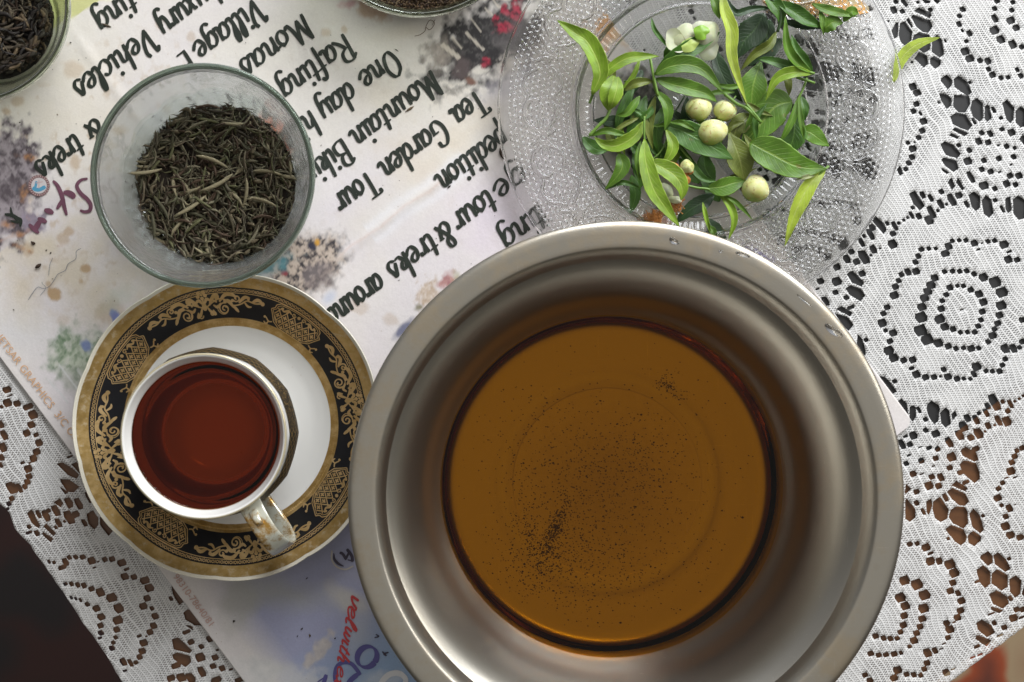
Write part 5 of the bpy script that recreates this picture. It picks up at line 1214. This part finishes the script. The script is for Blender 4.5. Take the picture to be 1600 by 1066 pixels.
# lower layer: dark leaves
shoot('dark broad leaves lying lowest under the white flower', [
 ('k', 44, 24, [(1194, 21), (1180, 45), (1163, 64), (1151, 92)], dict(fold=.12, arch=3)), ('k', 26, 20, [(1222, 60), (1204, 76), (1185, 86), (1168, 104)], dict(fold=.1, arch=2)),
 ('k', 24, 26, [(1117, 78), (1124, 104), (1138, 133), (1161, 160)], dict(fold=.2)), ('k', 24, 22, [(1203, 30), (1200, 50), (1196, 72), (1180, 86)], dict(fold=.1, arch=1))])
shoot('broad mid green leaf pair at the right middle of the plate with pale midribs', [
 ('m', 54, 30, [(1238, 159), (1212, 166), (1186, 197), (1157, 230)], dict(fold=.08, arch=4, shape=.8)), ('m', 42, 34, [(1189, 97), (1181, 120), (1176, 140), (1174, 170)], dict(fold=.12, shape=1.3)),
 ('o', 12, 22, [(1226, 108), (1232, 130), (1233, 150)], dict(fold=.1)), ('o', 30, 26, [(1171, 178), (1160, 190), (1149, 205), (1150, 225)], dict(fold=.2))])
shoot('drooping dark shoot hanging at the right inner edge of the plate', [
 ('d', 36, 30, [(1246, 156), (1243, 190), (1240, 215), (1232, 240)], dict(fold=.15, shape=1.5)), ('m', 12, 40, [(1247, 152), (1240, 180), (1229, 204), (1216, 226)], dict(fold=.5)), ('m', 9, 42, [(1249, 150), (1250, 180), (1253, 200), (1256, 218)], dict(fold=.5)),
 ('d', 14, 34, [(1252, 150), (1257, 170), (1256, 190)], dict(fold=.3)), ('m', 27, 32, [(1252, 203), (1266, 207), (1280, 217), (1296, 229)], dict(fold=.12, shape=.8))], [(1.8, 40, [(1261, 122), (1254, 140), (1245, 160), (1242, 185)])])
shoot('dark shoot with long leaves crossing the top edge of the plate', [
 ('k', 12, 44, [(1134, -6), (1142, 12), (1152, 21), (1172, 15), (1192, 13), (1208, 14)], dict(fold=.5)), ('d', 24, 46, [(1214, 2), (1240, 18), (1262, 32), (1287, 43)], dict(fold=.45)), ('k', 14, 40, [(1224, 32), (1244, 38), (1266, 41), (1290, 44)], dict(fold=.3)),
 ('d', 24, 42, [(1195, -12), (1208, 6), (1218, 20), (1221, 42)], dict(fold=.4)), ('o', 16, 46, [(1213, 50), (1202, 70), (1178, 86), (1156, 112)], dict(fold=.6, curl=.4))], [(2.4, 44, [(1190, -10), (1212, 6), (1220, 26), (1215, 50)], dstem_m)])
shoot('small light green shoot beside the orange scrap at the upper right of the plate', [
 ('m', 15, 48, [(1269, 6), (1292, 15), (1312, 20), (1341, 26)], dict(fold=.25)), ('m', 10, 46, [(1281, 16), (1284, 28), (1286, 42), (1287, 55)], dict(fold=.4)), ('m', 24, 44, [(1286, 50), (1294, 40), (1304, 34), (1318, 36)], dict(fold=.2, shape=.8)), ('m', 16, 46, [(1318, 34), (1330, 18), (1342, 22)], dict(fold=.3))])
shoot('olive leaves bunched at the left under the upright bud', [
 ('o', 15, 44, [(975, 142), (990, 132), (1006, 128), (1023, 128)], dict(fold=.5)), ('d', 20, 28, [(1010, 150), (1000, 175), (988, 200), (980, 222)], dict(fold=.2)), ('d', 16, 24, [(992, 130), (978, 160), (968, 185), (962, 208)], dict(fold=.2)),
 ('m', 13, 40, [(1000, 150), (990, 164), (978, 178), (962, 180)], dict(fold=.5)), ('o', 15, 34, [(1024, 150), (1016, 180), (1014, 205), (1020, 235)], dict(fold=.4)), ('d', 20, 22, [(1040, 165), (1030, 190), (1026, 215), (1032, 245)], dict(fold=.2)),
 ('k', 22, 18, [(1004, 110), (994, 125), (984, 140), (975, 160)], dict(fold=.1)), ('d', 12, 36, [(1022, 165), (1015, 176), (1006, 184), (1002, 195)], dict(fold=.5)),('d', 18, 20, [(955, 205), (972, 215), (988, 225), (1000, 240)], dict(fold=.2))], [(1.6, 40, [(1016, 92), (1020, 118), (1021, 132), (1027, 150)]), (1.2, 30, [(975, 128), (1000, 122), (1018, 130)])])
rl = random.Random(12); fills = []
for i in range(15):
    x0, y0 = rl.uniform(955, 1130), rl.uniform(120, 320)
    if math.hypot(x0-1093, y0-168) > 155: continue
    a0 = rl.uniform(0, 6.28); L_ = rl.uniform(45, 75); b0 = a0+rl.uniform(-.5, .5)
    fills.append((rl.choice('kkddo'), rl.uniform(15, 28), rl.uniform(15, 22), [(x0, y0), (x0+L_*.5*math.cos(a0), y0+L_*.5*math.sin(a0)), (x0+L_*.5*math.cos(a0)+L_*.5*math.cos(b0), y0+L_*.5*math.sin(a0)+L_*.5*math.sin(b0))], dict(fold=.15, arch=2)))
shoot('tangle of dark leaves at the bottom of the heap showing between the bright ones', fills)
thin = []
for i in range(20):
    x0, y0 = rl.uniform(965, 1215), rl.uniform(70, 300)
    a0 = rl.uniform(0, 6.28); L_ = rl.uniform(40, 75); b0 = a0+rl.uniform(-.7, .7)
    x2, y2 = x0+L_*.5*(math.cos(a0)+math.cos(b0)), y0+L_*.5*(math.sin(a0)+math.sin(b0))
    if math.hypot(x0-1088, y0-178) > 135 or math.hypot(x2-1088, y2-178) > 140: continue
    thin.append((rl.choice('mmdbo'), rl.uniform(6, 12), rl.uniform(28, 40), [(x0, y0), (x0+L_*.5*math.cos(a0), y0+L_*.5*math.sin(a0)), (x2, y2)], dict(fold=.45, arch=4)))
shoot('loose tangle of narrow green leaf tips among the broad leaves on the plate', thin, [(1.3, 34, [(1150, 150), (1120, 185), (1085, 190)]), (1.4, 32, [(1000, 260), (1030, 240), (1048, 205)]), (1.3, 30, [(1180, 120), (1200, 150), (1210, 190)]), (1.2, 34, [(1070, 150), (1050, 180), (1022, 200)], dstem_m)])
shoot('curled leaf with a dark folded tip at the left inner edge of the plate', [
 ('d', 20, 30, [(911, 214), (922, 226), (934, 234), (950, 236)], dict(fold=.2)), ('b', 21, 44, [(1006, 190), (992, 212), (966, 227), (944, 226), (928, 214)], dict(fold=.35, curl=.25, shape=.8)), ('m', 11, 36, [(920, 213), (945, 205), (965, 208), (982, 214)], dict(fold=.4)),
 ('m', 23, 34, [(967, 240), (973, 258), (964, 276), (945, 296)], dict(fold=.35, shape=.7)), ('d', 9, 32, [(946, 296), (968, 286), (985, 288), (1002, 296)], dict(fold=.5)), ('d', 12, 26, [(985, 225), (995, 240), (1000, 262)], dict(fold=.3))], [(1.6, 38, [(934, 199), (926, 207), (919, 214)])])
shoot('long thin shoot ending in two curved tips at the bottom of the plate', [
 ('b', 13, 34, [(1124, 303), (1140, 322), (1147, 345), (1138, 376)], dict(fold=.55)), ('m', 8, 36, [(1128, 304), (1146, 314), (1160, 326), (1177, 345)], dict(fold=.5)), ('k', 22, 20, [(1106, 342), (1114, 355), (1124, 366), (1137, 378)], dict(fold=.15)), ('m', 11, 26, [(1108, 352), (1114, 362), (1120, 372)], dict(fold=.5)),
 ('b', 8, 32, [(1098, 316), (1101, 332), (1105, 348), (1111, 367)], dict(fold=.7)), ('k', 25, 18, [(1116, 303), (1098, 316), (1078, 328), (1054, 350)], dict(fold=.2)),
 ('m', 28, 38, [(1106, 294), (1126, 292), (1146, 286), (1168, 282)], dict(fold=.2, side=.15))], [(2.0, 36, [(1073, 290), (1090, 294), (1106, 296), (1124, 304)])])
shoot('olive triangular leaf left of the rightmost round bud', [('o', 42, 40, [(1139, 207), (1149, 228), (1157, 252), (1163, 282)], dict(fold=.2, shape=1.5)), ('m', 12, 34, [(1160, 235), (1172, 240), (1180, 252)], dict(fold=.4))], [(2, 36, [(1160, 236), (1175, 240), (1188, 246)])])
shoot('tall deep green leaf at the centre with a fine toothed edge', [
 ('d', 42, 48, [(1042, 197), (1070, 206), (1105, 225), (1146, 249)], dict(fold=.16, shape=.95, side=.1)), ('m', 9, 52, [(1046, 191), (1062, 192), (1076, 198), (1092, 208)], dict(fold=.5)), ('d', 14, 34, [(1053, 215), (1066, 238), (1083, 262), (1100, 280), (1122, 284)], dict(fold=.4)),
 ('b', 18, 50, [(1041, 203), (1051, 224), (1047, 242), (1031, 261)], dict(fold=.4))], [(1.8, 44, [(1040, 202), (1052, 216), (1066, 235), (1080, 252)])])
shoot('upright leaf pair fanning from the centre left stem', [
 ('m', 27, 56, [(1023, 117), (1046, 104), (1076, 101), (1102, 112), (1132, 148)], dict(fold=.28, shape=.85)), ('m', 25, 50, [(1025, 123), (1048, 131), (1076, 138), (1102, 146), (1121, 160)], dict(fold=.32, shape=.9)), ('d', 28, 52, [(1023, 117), (1046, 97), (1076, 78), (1102, 63), (1126, 50)], dict(fold=.35, shape=1.0)),
 ('m', 17, 48, [(1025, 142), (1040, 160), (1044, 180), (1038, 205)], dict(fold=.35)), ('d', 8, 40, [(1018, 28), (1022, 46), (1034, 62), (1047, 78)], dict(fold=.6)), ('d', 16, 38, [(1042, 98), (1044, 84), (1052, 74), (1062, 68)], dict(fold=.3))], [(2.2, 50, [(1016, 92), (1019, 110), (1022, 125), (1028, 150)]), (2.6, 52, [(1132, 147), (1150, 162), (1166, 170), (1190, 192)])])
shoot('pointed bright leaf standing at the far left of the plate', [('b', 29, 52, [(925, 148), (938, 112), (920, 68), (896, 50), (870, 31)], dict(fold=.42, shape=.85)), ('b', 18, 48, [(936, 130), (954, 107), (980, 91), (1004, 88), (1031, 88)], dict(fold=.3, side=.1))], [(2.0, 42, [(921, 162), (927, 146), (938, 126)])])
shoot('plump folded leaf bud upright at the left of the plate', [('b', 36, 50, [(959, 118), (957, 136), (953, 154), (951, 174)], dict(fold=.05, arch=13, shape=1.0)), ('b', 20, 56, [(966, 120), (964, 138), (958, 158), (953, 172)], dict(fold=.1, arch=12))], [(2.6, 44, [(953, 172), (946, 186), (934, 198), (921, 212)])])
shoot('longest twisted pale leaf running down from the top of the plate', [('m', 15, 52, [(1112, -8), (1117, 4), (1121, 18), (1125, 30)], dict(fold=.3)), ('y', 20, 60, [(1128, -8), (1132, 18), (1142, 48), (1142, 84), (1152, 122), (1168, 166)], dict(fold=.35, shape=.75, side=-.1))], [(2.2, 52, [(1166, 163), (1178, 178), (1190, 192)])])
shoot('three bladed shoot spreading from the right upper edge of the well', [
 ('m', 17, 56, [(1269, 114), (1244, 97), (1229, 70), (1227, 24)], dict(fold=.65)), ('d', 16, 52, [(1270, 113), (1256, 94), (1243, 76), (1237, 54)], dict(fold=.5)), ('b', 18, 56, [(1270, 115), (1240, 113), (1213, 124), (1196, 158)], dict(fold=.3, curl=.2)), ('d', 16, 46, [(1258, 111), (1236, 105), (1208, 96), (1180, 91)], dict(fold=.3))], [(2, 48, [(1244, 121), (1260, 126), (1273, 130)]), (2.2, 54, [(1258, 112), (1266, 114), (1272, 115)])])
shoot('long narrow bright leaf hanging over the steel bowl rim', [('b', 27, 66, [(1007, 218), (1009, 250), (1020, 292), (1038, 322), (1063, 356)], dict(fold=.28, arch=8, shape=.95)), ('m', 8, 40, [(1001, 220), (995, 250), (999, 284)], dict(fold=.5))], [(1.8, 52, [(1007, 182), (1006, 200), (1007, 222)])])
shoot('curved bright leaf wrapped over the dried orange flower', [('b', 29, 58, [(1014, 252), (1036, 262), (1056, 276), (1066, 295), (1064, 314)], dict(fold=.35, curl=.2, shape=.8))])
shoot('large glossy rich green leaf pointing right above the hanging tip', [('m', 50, 58, [(1172, 223), (1205, 240), (1246, 260), (1292, 264)], dict(fold=.18, shape=.72))], [(1.6, 54, [(1278, 268), (1290, 264), (1295, 260)])])
shoot('yellow green leaf hanging down at the lower right of the plate', [('y', 25, 54, [(1290, 263), (1266, 287), (1250, 316), (1238, 345), (1226, 386)], dict(fold=.5, shape=.8)), ('p', 7, 60, [(1273, 274), (1258, 277), (1242, 281)], dict(fold=.4))], [(1.8, 54, [(1294, 260), (1286, 267), (1276, 277)])])
shoot('single loose leaf lying on the lace half under the plate rim', [('y', 19, 8, [(1394, 130), (1408, 92), (1432, 70), (1467, 60)], dict(fold=.2, arch=5))], group=None, name='loose_leaf', cat='leaf')
# loosen the floor for the leaf lying outside the plate
# ---- buds
def bud_mat():
    t = NT('tea_flower_bud'); v = t.co(); s = t.sep(v); n = t.noise(v, .06, 4)
    c = t.mix(t.sstep(n, .3, .7), (.56, .56, .18), (.71, .69, .38)); c = t.mix(t.sstep(t.math('ADD', s[1], t.math('MULTIPLY', n, 10)), 2, -14), c, (.24, .34, .06))
    sp = t.sstep(t.noise(v, .22, 4), .57, .66); c = t.mix(t.math('MULTIPLY', sp, .6), c, (.36, .20, .06))
    return t.done(t.pr(col=c, rough=.45, sub=.15, normal=t.bump(n, .2, 2)))
bmt = bud_mat()
def bud(x, y, rx, ry, ang, h, label, sep=True):
    X_, Y_ = A(x, y, h); e = empty('flower_bud', P(X_, Y_, h), label, 'bud', 'round tea flower buds'); V = []; F = []; n = 32; m = 16; a = math.radians(ang)
    for i in range(m+1):
        f = -math.pi/2+math.pi*i/m
        for j in range(n):
            t = j*2*math.pi/n; w = 1+.05*math.sin(3*t+f*2+x)+.035*math.sin(2*t-f*3+y); px, py, pz = rx*math.cos(f)*math.cos(t)*w, ry*math.cos(f)*math.sin(t)*w, min(rx, ry)*.92*math.sin(f)
            V.append(((px*math.cos(a)-py*math.sin(a))*U, (px*math.sin(a)+py*math.cos(a))*U, pz*U))
    for i in range(m):
        for j in range(n): F.append((i*n+j, i*n+(j+1) % n, (i+1)*n+(j+1) % n, (i+1)*n+j))
    mk('bud_body', V, F, bmt, e)
    # overlapping petal shell and sepal
    for k, (a0, mt) in enumerate(((a+2.6, bmt), (a+4.4, LM['m']))):
        V = []; F = []; q = 10
        for i in range(q):
            f = -.15-.9*i/(q-1) if k else .9-1.1*i/(q-1)
            for j in range(q):
                t = a0+(j/(q-1)-.5)*(1.7 if k else 2.2)*math.sin(math.pi*(.15+.8*i/(q-1)))
                V.append(((rx+1.1)*math.cos(f)*math.cos(t)*U, (ry+1.1)*math.cos(f)*math.sin(t)*U, (min(rx, ry)*.92+1.0)*math.sin(f)*U))
        for i in range(q-1):
            for j in range(q-1): F.append((i*q+j, i*q+j+1, (i+1)*q+j+1, (i+1)*q+j))
        mk('sepal' if k else 'petal', V, F, mt, e)
bud(1092, 170, 19.5, 18, -20, 44, 'largest of three clustered pale buds, the left one with a green base')
bud(1133, 173, 17, 15.5, 10, 42, 'smallest of three clustered pale buds, the right one')
bud(1114, 207, 23, 19, 20, 50, 'oval cream bud lowest of the three clustered in the middle')
bud(1181, 295, 20.5, 20, 60, 46, 'lone round greenish bud at the lower right of the leaves')
# ---- open white flower
def petal_mat():
    t = NT('white_petal'); v = t.co(); n = t.noise(v, .05, 3); c = t.mix(t.sstep(n, .35, .7), (.58, .60, .36), (.72, .71, .56))
    b = t.pr(col=c, rough=.5, sub=.1); tl = t.n('ShaderNodeBsdfTranslucent'); t.set(tl.inputs[0], (.7, .74, .55)); return t.done(t.mixs(.3, b.outputs[0], tl.outputs[0]))
pmt = petal_mat(); fl_ = empty('white_flower', P(*A(1085, 58, 45), 45), 'half open white tea flower with green heart near the top of the leaves', 'flower')
def cup_petal(cx, cy, rx, ry, ang, z, bowl_, mat, parent, origin):
    V = []; F = []; q = 14; a = math.radians(ang); ox, oy, oz = origin; ry *= 1.15
    for i in range(q):
        rho = i/(q-1)
        for j in range(24):
            t = j*2*math.pi/24; w = 1+.06*math.sin(3*t+ang)+.04*math.sin(5*t); x, y = rx*rho*w*math.cos(t), ry*rho*w*math.sin(t)
            h = z+bowl_*rho**2+1.2*math.sin(4*t)*rho**2; X_, Y_ = cx+x*math.cos(a)-y*math.sin(a), cy+x*math.sin(a)+y*math.cos(a)
            V.append(((X_-ox)*U, (oy-Y_)*U, (h-oz)*U))
    for i in range(q-1):
        for j in range(24): F.append((i*24+j, i*24+(j+1) % 24, (i+1)*24+(j+1) % 24, (i+1)*24+j)[::-1])
    return mk('petal', V, F, mat, parent)
O_ = (*A(1085, 58, 45), 45)
A_ = lambda x, y, h=60: A(x, y, h)
cup_petal(*A_(1103, 52), 23, 20, 10, 66, -16, pmt, fl_, O_); cup_petal(*A_(1072, 56), 26, 16, -38, 60, -10, pmt, fl_, O_); cup_petal(*A_(1056, 64), 20, 13, 60, 54, 6, pmt, fl_, O_); cup_petal(*A_(1108, 74), 18, 14, 30, 50, -5, pmt, fl_, O_)
gh = cup_petal(*A_(1095, 52), 12, 10, -30, 68, -3, simple('green_flower_heart', (.20, .38, .03), .4, var=.3, nscale=.2), fl_, O_); gh.name = 'green_heart'
gh = cup_petal(*A_(1078, 70), 15, 9, -30, 62, -2, simple('pale_green_petal', (.38, .48, .12), .4, var=.3, nscale=.1), fl_, O_)
# ---- dried orange flower and stamens
dfl = empty('dried_flower', P(*A(1060, 268, 34), 34), 'withered orange brown flower with a cream ring under the curved leaf', 'flower'); O2 = (*A(1060, 268, 34), 34)
om = simple('withered_orange', (.42, .17, .035), .7, var=.5, nscale=.15, bump=.5)
for (x, y, rx, ry, an, z, b) in [(1052, 260, 12, 7, 30, 52, -8), (1064, 268, 12, 8, -20, 50, -7), (1072, 278, 10, 6, 60, 46, -6), (1058, 276, 9, 7, 10, 44, 6), (1078, 266, 7, 5, 80, 46, -4)]:
    p_ = cup_petal(*A(x, y, z), rx, ry, an, z, b, om, dfl, O2); p_.name = 'withered_petal'
cup_petal(*A(1074, 260, 50), 11, 9, 40, 56, -8, bmt, dfl, O2); cup_petal(*A(1040, 298, 44), 13, 10, 20, 46, -7, pmt, dfl, O2); p_ = cup_petal(*A(1054, 312, 44), 12, 5, 5, 46, -4, pmt, dfl, O2)
def stamens(cx, cy, z, n, spread, label):
    e = empty('stamen_tuft', P(*A(cx, cy, z), z), label, 'stamens', 'loose orange stamens'); V = []; F = []; o3 = (*A(cx, cy, z), z)
    for _ in range(n):
        a = random.uniform(0, 6.28); r0 = random.uniform(0, spread*.7); x0, y0 = r0*math.cos(a), r0*math.sin(a)*.7; b = random.uniform(0, 6.28); L = random.uniform(4, 9)
        p0 = np.array([x0, y0, random.uniform(-4, 4)]); p1 = p0+np.array([L*math.cos(b), L*math.sin(b), random.uniform(-2, 3)]); d = p1-p0; sd = np.cross(d, [0, 0, 1.]); sd /= np.linalg.norm(sd)+1e-6; i0 = len(V)
        for p, w in ((p0, .5), (p1, .5), (p1+d*.25, 1.3)):
            for s_ in (sd*w, -sd*w, np.array([0, 0, w])): V.append(tuple((p+s_)*U))
        for k in (0, 3):
            for j in range(3): F.append((i0+k+j, i0+k+(j+1) % 3, i0+k+3+(j+1) % 3, i0+k+3+j))
        F.append((i0+6, i0+7, i0+8))
    o = mk('stamens', V, F, om, e); o['kind'] = 'stuff'
stamens(1052, 322, 36, 120, 20, 'rusty stamen tuft below the withered flower'); stamens(1022, 340, 34, 120, 20, 'rusty stamen tuft beside the steel rim left of the long leaf')
# orange crumpled scrap under the top of the plate
V = []; F = []; 
scrap = Ink()
def patch(name, cx, cy, rx, ry, ang, mat, label, cat, z=1.5, n=40):
    V = []; F = []; a = math.radians(ang); q = 12
    for i in range(q):
        rho = i/(q-1)
        for j in range(n):
            t = j*2*math.pi/n; w = 1+.14*math.sin(3*t+1)+.09*math.sin(7*t+cx); x, y = rx*rho*w*math.cos(t), ry*rho*w*math.sin(t); X_, Y_ = cx+x*math.cos(a)-y*math.sin(a), cy+x*math.sin(a)+y*math.cos(a)
            h = z+1.3*math.sin(X_*.13+Y_*.07)+1.0*math.sin(Y_*.2-X_*.05); V.append(P(X_, Y_, max(1.2, h)))
    for i in range(q-1):
        for j in range(n): F.append((i*n+j, i*n+(j+1) % n, (i+1)*n+(j+1) % n, (i+1)*n+j)[::-1])
    o = mk(name, V, F, mat, None); tag(o, label, cat); return o
def onap():
    t = NT('orange_print_cloth'); v = t.co(); d = t.vor(v, .07); c = t.ramp(d, [(0, (.55, .16, .02)), (.4, (.60, .30, .07)), (.7, (.50, .42, .25)), (1, (.25, .12, .04))]); return t.done(t.pr(col=c, rough=.8))
patch('orange_cloth', 1262, -6, 84, 32, 8, onap(), 'orange patterned cloth scrap under the upper right of the glass plate', 'cloth', z=3)
bpy.context.view_layer.update()
